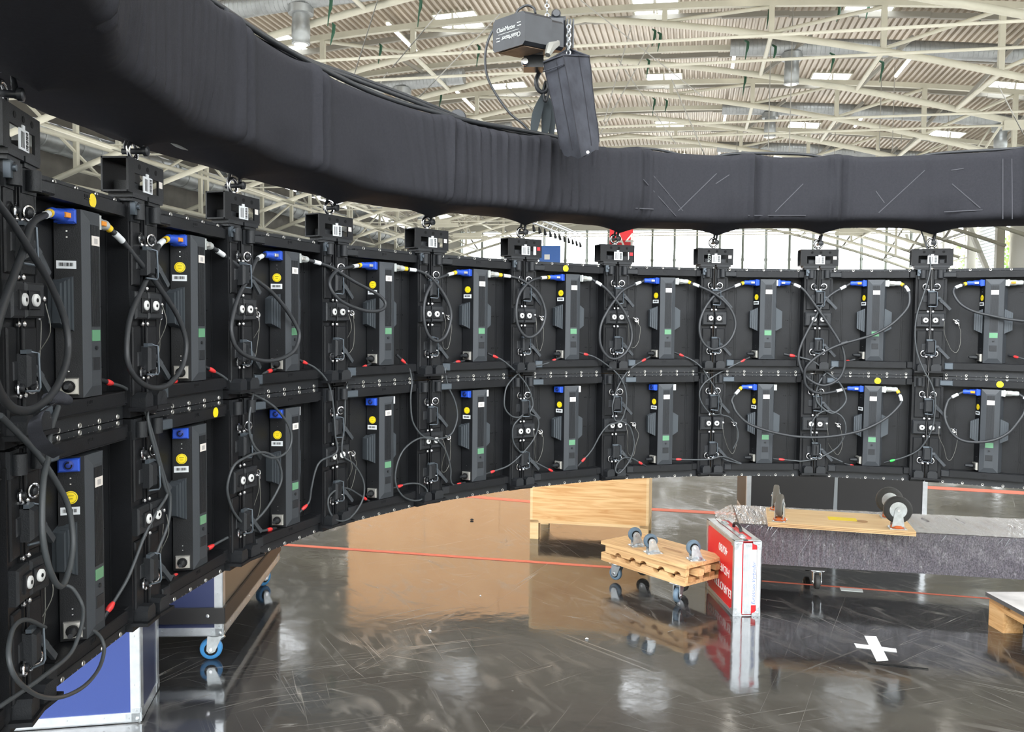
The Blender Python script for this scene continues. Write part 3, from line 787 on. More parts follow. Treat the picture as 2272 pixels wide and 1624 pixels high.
# safety lanyards
def lanyard(c, r):
    g = MB(); t = panels[(c, r)]; x0 = -.25
    z = V(.24)
    p = [(x0+.055, -.02, z), (x0+.062, -.022, z-.05), (x0+.074, .01, z-.1), (x0+.095, .03, z-.14), (x0+.115, .035, z-.145), (x0+.132, .035, z-.11), (x0+.136, .035, z-.05), (x0+.126, .03, z-.03)]
    rnd = random.Random(c*7+r)
    p = [(a+rnd.uniform(-.006, .006), b, q+rnd.uniform(-.008, .008)) for a, b, q in p]
    g.tube(catmull(p, 5), .0009, 5); l = g.build('safety_lanyard', M['wire'], t)
    g = MB(); cx, cy, cz = p[-1]
    g.torus((cx-.008, cy, cz+.02), (.2, 1, 0), .009, .0022, 14, 5); g.tube([(cx, cy, cz), (cx-.002, cy, cz+.012), (cx-.016, cy, cz+.026), (cx-.026, cy, cz+.03)], [.003, .004, .003, .002], 6)
    g.build('carabiner', M['chrome'], l)
    MB().lathe((x0+.055, -.012, z+.003), (0, -1, 0), [(0, .005), (.006, .005), (.008, .002)], 10).build('lanyard_knob', M['chrome'], l)
for c in range(1, 11):
    for r in (0, 1):
        if (c, r) in ((9, 0), (8, 0)): continue
        lanyard(c, r)

# ---------------------------------------------------------------- hanging brackets and shackles
def make_bracket():
    t = thing('hanging_bracket', '', 'bracket')
    # hollow box open left and right, base at z 0, height .088, width .175, depth .13
    w, dp, h, th = .0875, .062, .078, .004
    y0 = -.016
    g = MB()
    g.box(-w, w, y0, y0+dp, h-th, h); g.box(-w, w, y0, y0+dp, 0, th); g.box(-w, w, y0+dp-th, y0+dp, 0, h)
    g.build('channel', M['black'], t)
    g = MB(); f0, f1 = y0-.001, y0+th
    # front plate with a slot between x -.055..+.06, z .018...056 (built around it)
    g.box(-w, -.058, f0, f1, 0, h); g.box(.060, w, f0, f1, 0, h); g.box(-.058, .060, f0, f1, .046, h); g.box(-.058, .060, f0, f1, 0, .011)
    fp = g.build('front_plate', M['black'], t)
    for x in (-.035, .005, .047): MB().lathe((x, f0-.0001, .063), (0, -1, 0), [(0, .0060), (.0006, .0060), (.0007, .004)], 14).build('bolt_hole', M['hole'], fp)
    MB().box(-.05, -.01, y0+.012, y0+.052, th, .031, ch=.004).build('clamp_block', M['black2'], t); MB().box(.028, .056, y0+.012, y0+.052, th, .031, ch=.004).build('clamp_block', M['black2'], t)
    g = MB(); g.box(-.02, .024, f0-.0025, f0, .008, .045); g.box(-.006, .006, f0-.0025, f0, .045, .052); lb = g.build('hang_tag', M['white'], t)
    g = MB(); m_ = Matrix.Translation((.014, f0-.0025, .013)) @ Matrix.Rotation(-PI/2, 4, 'Y')
    for i in range(12): g.box(.009, .019, f0-.0032, f0-.0025, .011+i*.0026, .0122+i*.0026+(i % 3)*.0004)
    for i in range(3): g.box(-.014+i*.006, -.012+i*.006, f0-.0032, f0-.0025, .012, .040)
    g.build('tag_print', M['print'], lb)
    g = MB()
    for x0, x1 in ((-.075, -.004), (.004, .075)): 
        g.box(x0, x1, y0-.004, y0+dp-.01, -.010, 0); g.box(x0+.006, x1-.006, y0, y0+dp-.02, -.018, -.010)
    g.build('coupling_jaw', M['black2'], t)
    g = MB(); g.box(-.060, -.046, -.018, -.006, -.048, -.018); g.lathe((-.05, -.018, -.03), (0, -1, 0), [(0, .006), (.006, .006)], 8)
    g.build('jaw_hook', M['steelblue'], t)
    return t
def make_shackle():
    t = thing('shackle', '', 'shackle')
    g = MB(); g.torus((0, 0, .018), (0, 1, 0), .020, .0055, 24, 8); g.cyl((0, 0, -.012), (0, 0, 0), .009, 10); g.build('eye_nut', M['chrome'], t)
    g = MB(); g.tube([(.004, -.018, .016), (.006, -.02, .03), (.012, -.014, .06), (.012, .014, .06), (.006, .02, .03), (.004, .018, .016)], .0055, 8)
    g.cyl((.004, -.026, .018), (.004, .026, .018), .007, 10); g.lathe((.004, -.026, .018), (0, -1, 0), [(0, .012), (.008, .012), (.01, .008)], 10)
    g.build('bow', M['hoist'], t)
    return t
bp_, sp0 = None, None
for k in range(1, 11):
    s = SEAM[k]; a = ang(k); inw = (RC - s).normalized()
    if bp_ is None: b, q = make_bracket(), make_shackle(); bp_, sp0 = b, q
    else: b, q = copy_tree(bp_), copy_tree(sp0)
    rz = math.atan2(-inw.x, inw.y) + PI
    p = s - inw*.004
    b.location = (p.x, p.y, ZT+.013); b.rotation_euler = (0, 0, rz)
    q.location = (p.x-inw.x*.016, p.y-inw.y*.016, ZT+.013+.088); q.rotation_euler = (0, 0, rz)
    b['label'] = 'black perforated hanging bracket with white tag, %s from the left' % ORD[k-1]; b['group'] = 'hanging brackets on the video wall'
    q['label'] = 'steel shackle joining ring and wall, %s from the left' % ORD[k-1]; q['group'] = 'shackles under the truss ring'
    if k == 8:
        text_mesh('9229', .02, M['grey_plug'], 'handwriting', b, Matrix.Translation((-.032, -.0182, .031)) @ Matrix.Rotation(PI/2, 4, 'X') @ Matrix.Rotation(PI/2, 4, 'Z'), ext=.0003)
    if k in (2, 4, 5, 3, 8, 9, 6, 7):
        MB().box(.062, .078, -.0185, -.0165, .030, .045).build('small_sticker', M['sign_red'] if k in (6, 7) else M['cream_label'], b)

# ---------------------------------------------------------------- fabric covered truss ring
ZB, ZTOP = CAMZ+.447, CAMZ+.758
RI, RO = 2.0, 2.33
def prof(n=9, rc=.034):
    pts = []
    cs = [(RI+rc, ZB+rc, PI, 1.5*PI), (RO-rc, ZB+rc, 1.5*PI, 2*PI), (RO-rc, ZTOP-rc, 0, .5*PI), (RI+rc, ZTOP-rc, .5*PI, PI)]
    for ci, (cr, cz, q0, q1) in enumerate(cs):
        for i in range(5):
            q = q0+(q1-q0)*i/4; pts.append((cr+rc*math.cos(q), cz+rc*math.sin(q)))
        nx = cs[(ci+1) % 4]; q = nx[2]
        a = pts[-1]; b = (nx[0]+rc*math.cos(q), nx[1]+rc*math.sin(q))
        for i in range(1, n+1): pts.append((a[0]+(b[0]-a[0])*i/(n+1), a[1]+(b[1]-a[1])*i/(n+1)))
    return pts
PR = prof(); NA = 1500
folds = [2.42, 3.33, 4.9, 6.0, 7.02, 8.2, 9.05, 10.75, 0.5, 11.9]          # joints in seam units
gather = [(5.55, 1.0, 26, .006), (7.02, .35, 22, .007), (8.25, .3, 20, .005), (9.02, .16, 16, .008), (10.75, .2, 20, .005), (3.36, .14, 14, .006), (2.42, .1, 12, .006), (1.3, 1.0, 24, .003), (10.0, .3, 10, .003), (6.35, .35, 24, .007)]
vs, fs = [], []
n = len(PR)
for i in range(NA):
    a = 2*PI*i/NA
    s = (a+.1527)/DA + 8
    if s > 22: s -= 2*PI/DA
    kk = round(s); dk = (s-kk)*DA*2.17            # metres from the nearest hook
    for (r, z) in PR:
        fz = (z-ZB)/(ZTOP-ZB); fr = (r-RI)/(RO-RI)
        inner = max(0, 1-fr*6); off = 0
        # slight sag of the cloth between joints, ridges at joints
        for f in folds:
            e = (s-f)*DA*2.1
            off += -.014*math.exp(-(e/.014)**2) + .010*math.exp(-((e-.03)/.012)**2) - .006*math.exp(-((e-.06)/.02)**2)
        for gc, gw, gn, ga in gather:
            w = math.exp(-((s-gc)/gw)**2)
            if w > .01:
                ph = gn*(s-gc)*(1+.12*math.sin(3*s)) + (1-fz)*(s-gc)*3.5
                off += ga*w*(math.sin(ph*2.2)**3 + .5*math.sin(ph*3.7+1))*(.35+.65*abs(2*fz-1)) 
        rr = r + off*(inner if fr < .2 else 0)
        if fr >= .8: rr -= off*.5
        zz = z
        if fz > .8:
            for f in folds:
                e = (s-f)*DA*2.1; zz += .014*math.exp(-(e/.07)**2)
        rmid = 2.165
        if abs(dk) < .34 and -2 < s < 14:         # pulled down to the hook
            hd = math.hypot(dk*.62, (r-rmid))
            low = max(0, 1-fz*3)
            amt = .040*math.exp(-(hd/.055)**1.2) + .006*math.exp(-(hd/.12)**2)
            zz -= amt*low
            rr += (rmid-r)*.25*low*math.exp(-(dk/.10)**2)*(1 if abs(r-rmid) < .2 else 0)*.5
        if -2 < s < 14: zz += .006*math.cos(s*2.1)*max(0, 1-fz*2)
        aw = (a+PI) % (2*PI)-PI; tl = math.exp(-((aw-.4)/1.0)**2)
        vs.append(ring(a, rr, zz + tl*(.030*(1-fz)+.012*fz)))
for i in range(NA):
    j = (i+1) % NA
    for q in range(n): fs.append((i*n+q, i*n+(q+1) % n, j*n+(q+1) % n, j*n+q))
g = MB(); g.v = [tuple(v) for v in vs]; g.f = fs; g.sm = [True]*len(fs)
rg = thing('truss_ring', 'big black fabric covered ring truss hanging over the video wall', 'truss', (RC.x, RC.y, ZB))
cov = g.build('fabric_cover', M['fabric'], rg); cov.location = (-RC.x, -RC.y, -ZB)
def onring(px, py, r):                           # point on the inner face of the ring
    d = ray(px, py); ox, oy = -RC.x, -RC.y
    A_ = d.x**2+d.y**2; B_ = 2*(ox*d.x+oy*d.y); C_ = ox*ox+oy*oy-r*r
    disc = max(0, B_*B_-4*A_*C_); t_ = (-B_+math.sqrt(disc))/(2*A_)
    return Vector((0, 0, CAMZ))+d*t_
for p, q in (((1588, 408), (1618, 388)), ((1505, 468), (1590, 385)), ((1720, 470), (1782, 408)), ((1950, 472), (2052, 378)), ((2112, 408), (2175, 462)), ((1943, 424), (1962, 450)), ((1660, 478), (1788, 478)), ((1410, 462), (1450, 464)), ((2095, 470), (2180, 466)), ((2225, 352), (2225, 486)), ((2245, 352), (2246, 486)), ((2110, 378), (2138, 374)), ((1422, 392), (1500, 480)), ((1450, 390), (1515, 468))):
    pp = [onring(p[0]+(q[0]-p[0])*i/6, p[1]+(q[1]-p[1])*i/6, RI-.0005) - Vector((RC.x, RC.y, ZB)) for i in range(7)]
    MB().tube(pp, .0022, 5).build('brace_ridge', M['fabric2'], rg)
ft = MB().tube([ring(ang(s_), 2.15, ZB-.012) - Vector((RC.x, RC.y, ZB)) for s_ in (2.25, 2.3, 2.35, 2.42)], [.001, .004, .004, .001], 6).build('torn_edge', M['grey_plug'], rg)
# ================================================================== cables
def WP(px, py, d):                               # point d in front of the wall's back
    r = RR - d
    dr = ray(px, py); ox, oy = -RC.x, -RC.y
    A_ = dr.x**2+dr.y**2; B_ = 2*(ox*dr.x+oy*dr.y); C_ = ox*ox+oy*oy-r*r
    disc = B_*B_-4*A_*C_
    if disc < 0: disc = 0
    t_ = (-B_+math.sqrt(disc))/(2*A_)
    return Vector((0, 0, CAMZ)) + dr*t_
def cable(name, label, pts, d0, d1, r, m, group, cat='cable', dmid=None, n=6):
    k = len(pts); P = []
    for i, (x, y) in enumerate(pts):
        t = i/(k-1); d = d0+(d1-d0)*t
        if dmid is not None: d += (dmid-(d0+d1)/2)*math.sin(PI*t)
        P.append(WP(x, y, d))
    path = catmull(P, n)
    root = thing(name, label, cat, path[0], 0, group)
    path = [p-path[0] for p in path]
    MB().tube(path, r, 8).build('jacket', m, root)
    return root, path
def along(path, s0, s1):                         # piece of a path by arc length from its start
    out = []; acc = 0
    for a, b in zip(path[:-1], path[1:]):
        L = (b-a).length
        k = max(2, int(L/.004))
        for i in range(k):
            s = acc+L*i/k
            if s0 <= s <= s1: out.append(a.lerp(b, i/k))
        acc += L
    return out
def sleeve(root, path, s0, s1, r, m, name, rev=False, label=None):
    p = along(path[::-1] if rev else path, s0, s1)
    if len(p) > 1: MB().tube(p, r, 10).build(name, m, root, label=label)
def plug(root, c, r_, side, boot_m, btn, path_end=None):
    """power plug body, side -1: blue into the left face of the box, +1: grey into its right face; built in panel space"""
    t = panels[(c, r_)]; W = Matrix.Translation(Vector(t.location)-Vector(root.location)) @ Matrix.Rotation(t.rotation_euler.z, 4, 'Z')
    z = V(.068); y = .022
    x0 = .011+side*.052; ax = (side, 0, 0)
    b = MB().lathe((x0, y, z), ax, [(0, .0135), (.006, .0135), (.007, .0125), (.03, .0128), (.038, .0105), (.052, .0115), (.06, .0095), (.061, .006)], 16, W).build('plug_body', boot_m, root)
    MB().box(min(x0, x0+side*.004)-.002, max(x0, x0+side*.004)+.002, y-.016, y+.016, z-.015, z+.015, W).build('plug_collar', boot_m, b)
    MB().box(min(x0+side*.012, x0+side*.03), max(x0+side*.012, x0+side*.03), y-.0165, y-.011, z-.005, z+.005, W, .001).build('release_latch', btn, b)
    return W @ Vector((x0+side*.06, y, z))
def end_dir(c, r_, side):
    t = panels[(c, r_)]; W = Matrix.Translation(t.location) @ Matrix.Rotation(t.rotation_euler.z, 4, 'Z')
    return W @ Vector((.011+side*.110, .022, V(.068)))
PC = 'power cables looping across the wall seams'
def power(lab, pts, c0, c1, row0, row1, b0, b1, boots=(None, None), lab_s=(True, True), d0=.0, d1=.0, dmid=.05, r=.0062, m0=None):
    # pts: pixels between the plugs; from the right side of panel c0 to the left side of panel c1
    P = []
    k = len(pts)
    if c0 is not None:
        e0 = end_dir(c0, row0, 1); P.append(e0)
    for i, (x, y) in enumerate(pts):
        t = (i+1)/(k+1); d = d0+(d1-d0)*t + (dmid-(d0+d1)/2)*math.sin(PI*t)
        P.append(WP(x, y, d))
    if c1 is not None: P.append(end_dir(c1, row1, -1))
    path = catmull(P, 6)
    root = thing('power_cable', lab, 'cable', path[0], 0, PC)
    path = [p-path[0] for p in path]
    MB().tube(path, r, 10).build('jacket', M['rubber'], root)
    if c0 is not None:
        plug(root, c0, row0, 1, m0 or M['grey_plug'], M['orange'] if b0 else M['nickel'])
        if boots[0]: sleeve(root, path, .002, .02, r*1.35, M['yellow2'], 'yellow_band')
        if lab_s[0]: sleeve(root, path, .026, .06, r*1.2, M['white'], 'white_sleeve')
    if c1 is not None:
        plug(root, c1, row1, -1, M['blue'], M['orange'] if b1 else M['nickel'])
        if boots[1]: sleeve(root, path, .004, .02, r*1.35, M['yellow2'], 'yellow_band', True)
        if lab_s[1]: sleeve(root, path, .024, .06, r*1.2, M['white'], 'white_sleeve', True)
    return root, path
Y = (True, True); NO = (False, False)
power('thick black cable loop at the far left edge, upper row', [(-20, 430), (25, 490), (62, 548), (112, 632), (145, 715), (150, 790), (125, 860), (85, 902), (42, 910), (8, 885), (-15, 830), (-14, 760), (3, 690), (28, 620), (52, 555), (72, 495)], None, 1, 0, 0, 0, 1, (False, True), dmid=.065)
power('black cable loop with white plug and yellow band over the first bracketed seam', [(272, 535), (300, 570), (330, 606), (362, 650), (395, 703), (413, 760), (405, 812), (378, 850), (345, 861), (310, 847), (286, 812), (281, 765), (290, 700), (316, 640), (337, 595), (352, 545)], 1, 2, 0, 0, 1, 1, Y, dmid=.06)
power('black cable hanging in a wide drop between second and third bracket', [(510, 576), (550, 608), (599, 645), (631, 681), (655, 718), (664, 745), (654, 776), (628, 794), (591, 801), (550, 791), (524, 770), (513, 735), (517, 698), (531, 654), (554, 612), (568, 578)], 2, 3, 0, 0, 0, 0, NO, dmid=.06)
power('black cable in a slanted drop crossing the control box below the fourth bracket', [(735, 593), (781, 622), (833, 650), (853, 668), (853, 682), (838, 690), (809, 689), (767, 674), (742, 654), (731, 632), (736, 613), (754, 598)], 3, 4, 0, 0, 0, 0, (False, True), dmid=.065)
power('black cable in an egg shaped loop below the fifth bracket', [(935, 603), (961, 621), (980, 645), (994, 671), (1001, 696), (998, 722), (988, 746), (971, 757), (955, 749), (944, 727), (940, 694), (944, 661), (956, 634), (974, 617)], 4, 5, 0, 0, 0, 0, Y)
power('black cable in an egg shaped loop below the sixth bracket', [(1148, 617), (1176, 633), (1195, 652), (1207, 678), (1210, 703), (1202, 728), (1187, 744), (1170, 748), (1155, 734), (1146, 708), (1146, 678), (1153, 652), (1169, 631), (1188, 619)], 5, 6, 0, 0, 0, 0, Y)
power('black cable crossing itself below the bracket under the red A4 sign', [(1339, 636), (1365, 664), (1386, 693), (1400, 727), (1401, 756), (1390, 780), (1373, 794), (1355, 795), (1339, 780), (1331, 756), (1333, 723), (1345, 695), (1365, 665), (1386, 642)], 6, 7, 0, 0, 0, 0, NO)
power('black cable loop with yellow bands below the eighth bracket', [(1558, 638), (1585, 652), (1611, 673), (1627, 697), (1632, 722), (1625, 746), (1609, 766), (1587, 775), (1570, 770), (1556, 752), (1552, 725), (1558, 697), (1574, 669), (1595, 650)], 7, 8, 0, 0, 0, 0, Y)
power('black cable with two blue plugs crossing itself at the ninth bracket', [(1762, 631), (1783, 643), (1808, 676), (1831, 709), (1856, 747), (1871, 777), (1874, 810), (1864, 837), (1843, 852), (1818, 854), (1788, 835), (1772, 800), (1777, 767), (1796, 727), (1818, 689), (1841, 656)], 8, 9, 0, 0, 0, 1, NO, m0=M['blue'])
power('long black cable sweeping from the upper row down to the lower row', [(2013, 640), (2018, 658), (2015, 680), (1997, 703), (1972, 724), (1939, 742), (1901, 754), (1866, 764), (1836, 777), (1808, 795), (1789, 815), (1785, 833), (1788, 853), (1801, 867), (1818, 872), (1840, 871)], 9, 9, 0, 1, 0, 0, (True, False), dmid=.065)
power('long black cable sagging across two panels of the lower row', [(1635, 916), (1658, 938), (1694, 953), (1743, 965), (1788, 970), (1838, 969), (1889, 961), (1927, 949), (1964, 929), (1990, 906), (2000, 888)][::-1] + [(1627, 899), (1625, 884)], 9, 8, 1, 1, 0, 0, (True, True), dmid=.065)
power('black cable curving down from the blue plug at the upper right', [(2290, 714), (2241, 709), (2201, 701), (2161, 691), (2133, 676), (2118, 656), (2118, 640)], None, 10, 0, 0, 0, 0, (False, True), dmid=.055)
power('black cable sagging below the lower right control box', [(2280, 890), (2272, 915), (2261, 933), (2239, 959), (2209, 975), (2173, 981), (2138, 978), (2115, 964), (2100, 939), (2096, 918), (2100, 898), (2108, 884)], 10, 10, 1, 1, 0, 1, (False, False), dmid=.065)
rt = thing('power_plug', 'grey plug with orange latch at the upper right edge', 'plug', (2.2, 3.8, 1.7))
plug(rt, 10, 0, 1, M['grey_plug'], M['orange'])

DC = 'thin network cables with coloured boots'
def ethernet(lab, pts, boot0=True, boot1=True, d0=.0, d1=.0, dmid=.03, r=.0033, bm=None, sock=None, big=1.0):
    root, path = cable('network_cable', lab, pts, d0, d1, r, M['thin'], DC, 'cable', dmid)
    bm = bm or M['red']
    for f, rev in ((boot0, False), (boot1, True)):
        if f:
            q = along(path[::-1] if rev else path, 0, .026*big); k = len(q)
            if k > 2:
                MB().tube(q, [r*(1.1+.75*math.sin(PI*min(1, (i+1)/k*1.0))) for i in range(k)], 8).build('boot', bm, root)
                t0 = (q[0]-q[1]).normalized()
                MB().cyl(q[0], q[0]+t0*.028, r*1.5, 8).build('plug_tip', M['black2'], root)
    return root, path
E_ = [
('grey cable from the leftmost edge into the lowest left socket', [(0, 922), (74, 996), (111, 1047), (148, 1114), (161, 1180), (159, 1236), (144, 1291), (128, 1298), (107, 1254), (94, 1180), (96, 1070), (107, 1014), (111, 959), (129, 903)], 0, 0, 1.4),
('grey cable loop hanging low at the left over the blue case', [(139, 1297), (161, 1306), (181, 1339), (184, 1370), (174, 1412), (152, 1455), (97, 1500), (48, 1535), (-5, 1570)], 0, 0, 1),
('thin black cable ring hanging over the blue case', [(100, 1392), (60, 1375), (32, 1390), (19, 1439), (26, 1487), (48, 1519), (90, 1545), (139, 1546), (187, 1522), (219, 1484), (231, 1442), (223, 1413), (200, 1395), (180, 1393)], 0, 0, 1),
('grey cable from the red boot below the first whole upper panel down to the knot', [(236, 847), (281, 863), (314, 896), (325, 922), (340, 970), (358, 1035), (373, 1085), (378, 1108), (373, 1162), (351, 1220), (336, 1262), (348, 1281), (375, 1279), (393, 1277)], 1, 1, 1),
('grey cable from the second upper socket down past the knot to a low red boot', [(390, 845), (355, 859), (333, 881), (327, 914), (333, 959), (350, 1020), (366, 1080), (370, 1100), (345, 1140), (321, 1188), (288, 1273), (262, 1320), (238, 1357)], 1, 1, 1),
('grey cable looping over the lower panel of the third bracket seam', [(463, 818), (491, 833), (528, 859), (570, 879), (591, 890), (614, 908), (639, 941), (647, 972), (639, 999), (616, 1015), (592, 1013), (567, 994), (554, 961), (553, 925), (561, 878), (572, 844), (586, 828), (602, 822)], 1, 1, 1),
('grey cable loop from a low red boot round to the bottom socket, third seam', [(461, 1217), (500, 1195), (550, 1168), (586, 1135), (614, 1091), (625, 1058), (616, 1022), (592, 1005), (567, 1006), (545, 1015), (520, 1032), (506, 1068), (506, 1100), (521, 1140), (550, 1170), (575, 1178), (602, 1174)], 1, 1, 1),
('thin cable dropping straight past the fourth bracket seam', [(671, 802), (700, 817), (725, 844), (736, 878), (741, 916), (744, 966), (747, 1003), (713, 1022), (700, 1044), (691, 1083), (686, 1113), (670, 1131)], 1, 1, 1),
('thin cable with a small ring at the bottom of the fourth bracket seam', [(812, 812), (788, 825), (772, 847), (766, 883), (765, 938), (759, 1005), (785, 1030), (805, 1063), (808, 1094), (799, 1121), (780, 1146), (761, 1156), (741, 1150), (729, 1127), (730, 1102), (750, 1085), (772, 1084), (794, 1096), (812, 1108)], 1, 1, 1),
('thin cable with an oval end loop below the fifth bracket seam', [(890, 797), (907, 815), (914, 848), (911, 883), (914, 928), (925, 953), (941, 969), (957, 971), (977, 983), (991, 1005), (1000, 1040), (1000, 1065), (1007, 1076), (1022, 1073)], 1, 1, 1),
('thin cable bulging right then looping low below the fifth bracket seam', [(1020, 802), (1009, 804), (993, 812), (988, 828), (996, 860), (1009, 889), (1015, 921), (1009, 949), (996, 967), (965, 975), (932, 972), (899, 994), (882, 1027), (877, 1066), (888, 1094), (907, 1108), (930, 1110), (946, 1099), (946, 1085), (930, 1074), (907, 1073), (882, 1080)], 1, 1, 1),
('thin cable curving right below the sixth bracket seam', [(1093, 789), (1116, 800), (1146, 826), (1169, 855), (1180, 882), (1182, 901), (1176, 917), (1191, 926), (1195, 944), (1185, 973), (1160, 1005), (1128, 1033), (1088, 1048)], 1, 1, 1),
('thin cable curving left below the sixth bracket seam', [(1232, 798), (1207, 808), (1173, 814), (1146, 832), (1125, 857), (1119, 885), (1121, 907), (1135, 923), (1151, 926), (1160, 921), (1141, 942), (1137, 962), (1141, 985), (1157, 1005), (1185, 1024), (1225, 1045)], 1, 1, 1),
('thin cable bowing right below the seam under the red sign', [(1295, 785), (1319, 792), (1347, 810), (1371, 831), (1384, 853), (1390, 878), (1388, 906), (1377, 934), (1351, 943), (1333, 963), (1313, 999), (1291, 1024)], 1, 1, 1),
('thin cable bowing left below the seam under the red sign', [(1432, 797), (1408, 811), (1390, 827), (1373, 855), (1363, 882), (1359, 906), (1365, 932), (1380, 935), (1396, 945), (1404, 965), (1407, 989), (1400, 1016), (1386, 1038), (1373, 1050), (1366, 1044), (1369, 1030), (1382, 1017), (1402, 1017), (1424, 1029)], 1, 1, 1),
('thin cable from the upper panel to the lower at the eighth bracket seam', [(1507, 786), (1534, 798), (1556, 815), (1575, 843), (1591, 869), (1601, 894), (1599, 918), (1619, 926), (1635, 949), (1637, 973), (1627, 995)], 1, 0, 1),
('thin cable making a wide loop at the eighth bracket seam', [(1653, 798), (1615, 817), (1583, 835), (1562, 851), (1552, 871), (1556, 892), (1570, 912), (1583, 920), (1597, 919)], 1, 0, 1),
('thin level cable low at the eighth bracket seam', [(1500, 1019), (1536, 1020), (1575, 1019), (1605, 1013), (1646, 1029)], 1, 0, 1),
('short thin cable to the bottom socket right of the eighth bracket seam', [(1600, 1016), (1615, 1022), (1646, 1030)], 0, 0, 1),
('thin cable with long red boot crossing the ninth bracket seam', [(1752, 788), (1776, 793), (1806, 803), (1833, 825), (1861, 848), (1876, 876), (1874, 896), (1851, 916), (1833, 911), (1813, 891), (1812, 866), (1823, 840), (1841, 820), (1861, 808), (1884, 801)], 1, 1, 1.3),
('thin cable circling low at the ninth bracket seam', [(1728, 1019), (1763, 1022), (1783, 1023), (1821, 1014), (1856, 994), (1874, 966), (1876, 941), (1864, 921), (1836, 911), (1813, 921), (1801, 941), (1801, 971), (1818, 997), (1841, 1012), (1869, 1025)], 1, 0, 1),
('short thin cable with red boot at the lower right bottom socket', [(1886, 1032), (1900, 1036)], 1, 0, 1),
('thin cable leaving the picture at the upper right socket', [(2250, 791), (2275, 797), (2300, 803)], 1, 0, 1),
]
for lab, pts, b0, b1, th in E_:
    ethernet(lab, pts, b0, b1, r=.0034*th*(1.15 if pts[0][0] < 640 else 1), dmid=.045 if pts[0][0] < 640 else .03)
ethernet('long thin cable with green boot trailing down the tenth bracket seam', [(1975, 1023), (2007, 1014), (2037, 999), (2057, 974), (2070, 944), (2075, 906), (2074, 876), (2065, 848), (2050, 822), (2035, 782), (2030, 739), (2035, 696), (2050, 651), (2063, 606), (2064, 576), (2057, 550), (2040, 501)], True, False, dmid=.06, r=.0034, bm=M['green'])
# plugs that sit in the silver network sockets
for c in range(1, 11):
    for r in (0, 1):
        t = panels[(c, r)]; W = Matrix.Translation(t.location) @ Matrix.Rotation(t.rotation_euler.z, 4, 'Z') @ Matrix.Translation((.011, 0, 0)) @ fm
        q = W @ Vector((.024, -.016, V(.409))); e = W @ Vector((.024, -.05, V(.409)+.002))
        o = thing('network_plug', 'plug in the %s panel %s' % (prow[r], place[c]), 'plug', q, 0, 'plugs in the network sockets')
        MB().tube([Vector((0, 0, 0)), (e-q)*.5, e-q], [.009, .0075, .005], 10).build('plug_shell', M['black2'], o)
# hook and loop strap holding cables at the left edge
g = MB()
pl = [WP(112, 900, .07), WP(82, 925, .075), WP(80, 960, .07), WP(100, 990, .07), WP(132, 1010, .065)]
path = catmull(pl, 6)
for a, b in zip(path[:-1], path[1:]):
    pass
vs = []; 
for i, p in enumerate(path):
    w = Vector((.012, -.004, .006)); vs += [p-w, p+w]
k = len(path); th = Vector((-.001, -.0015, 0))
allv = vs + [v+th for v in vs]
fs = [(2*i, 2*i+1, 2*i+3, 2*i+2) for i in range(k-1)] + [(2*k+2*i, 2*k+2*i+2, 2*k+2*i+3, 2*k+2*i+1) for i in range(k-1)]
fs += [(2*i, 2*i+2, 2*k+2*i+2, 2*k+2*i) for i in range(k-1)] + [(2*i+1, 2*k+2*i+1, 2*k+2*i+3, 2*i+3) for i in range(k-1)]
g.add(allv, fs, True)
tag(g.build('hook_and_loop_strap', M['bag']), 'dark fabric strap dangling from the cable bundle at the left edge', 'strap')
w0 = WP(105, 884, .06); w1 = WP(150, 888, .06)
tag(MB().tube([w0, w0.lerp(w1, .5)+Vector((0, 0, .004)), w1], [.009, .012, .009], 10).build('cable_wrap', M['bag']), 'dark fuzzy wrap around the cables at the left edge', 'strap')
tag(MB().tube([WP(1866, 763, .06), WP(1880, 759, .06)], .0095, 10).build('cable_clip', M['rubber']), 'small black clip on the long sweeping cable', 'clip')

# cables lying on top of the ring
TC = 'cables lying along the top of the ring'
def top_cable(lab, segs, r, m=M['rubber']):
    P = [ring(ang(s), rr, ZTOP+z) for s, rr, z in segs]
    tag(MB().tube(catmull(P, 8), r, 8).build('ring_cable', m), lab, 'cable', TC)
top_cable('thick dark cable along the top of the ring at the upper left', [(2.4, 2.04, .02), (3.0, 2.03, .02), (3.6, 2.025, .014), (4.2, 2.03, .01), (4.8, 2.03, .014), (5.3, 2.04, .02), (5.9, 2.06, .03), (6.3, 2.08, .03), (6.45, 2.1, .015), (6.5, 2.15, -.01)], .009)
top_cable('second dark cable a little above it, left of the hoist', [(2.2, 2.06, .03), (3.2, 2.05, .03), (3.9, 2.04, .045), (4.4, 2.05, .05), (4.9, 2.05, .035), (5.3, 2.07, .02), (5.8, 2.08, .02), (6.3, 2.1, .02)], .008)
top_cable('third cable bundled along the top of the ring', [(1.8, 2.1, .012), (3.0, 2.06, .02), (3.8, 2.03, .03), (4.5, 2.03, .03), (5.1, 2.05, .02), (6.0, 2.1, .012)], .008)
top_cable('thin cable arching over the ring right of the bag', [(6.8, 2.06, .0), (7.0, 2.06, .02), (7.3, 2.06, .022), (7.6, 2.06, .0)], .006)
top_cable('cable arching over the ring in the middle right', [(7.75, 2.06, -.01), (8.0, 2.05, .02), (8.4, 2.05, .03), (8.8, 2.05, .025), (9.05, 2.06, .0)], .007)
top_cable('cable on top of the ring at the far right', [(9.7, 2.06, .0), (10.0, 2.05, .02), (10.5, 2.05, .022), (11.1, 2.05, .022), (12, 2.05, .02)], .007)
o = thing('rigging_eye', 'small black pulley standing on the ring left of the hoist', 'pulley', ring(ang(5.12), 2.08, ZTOP), 0)
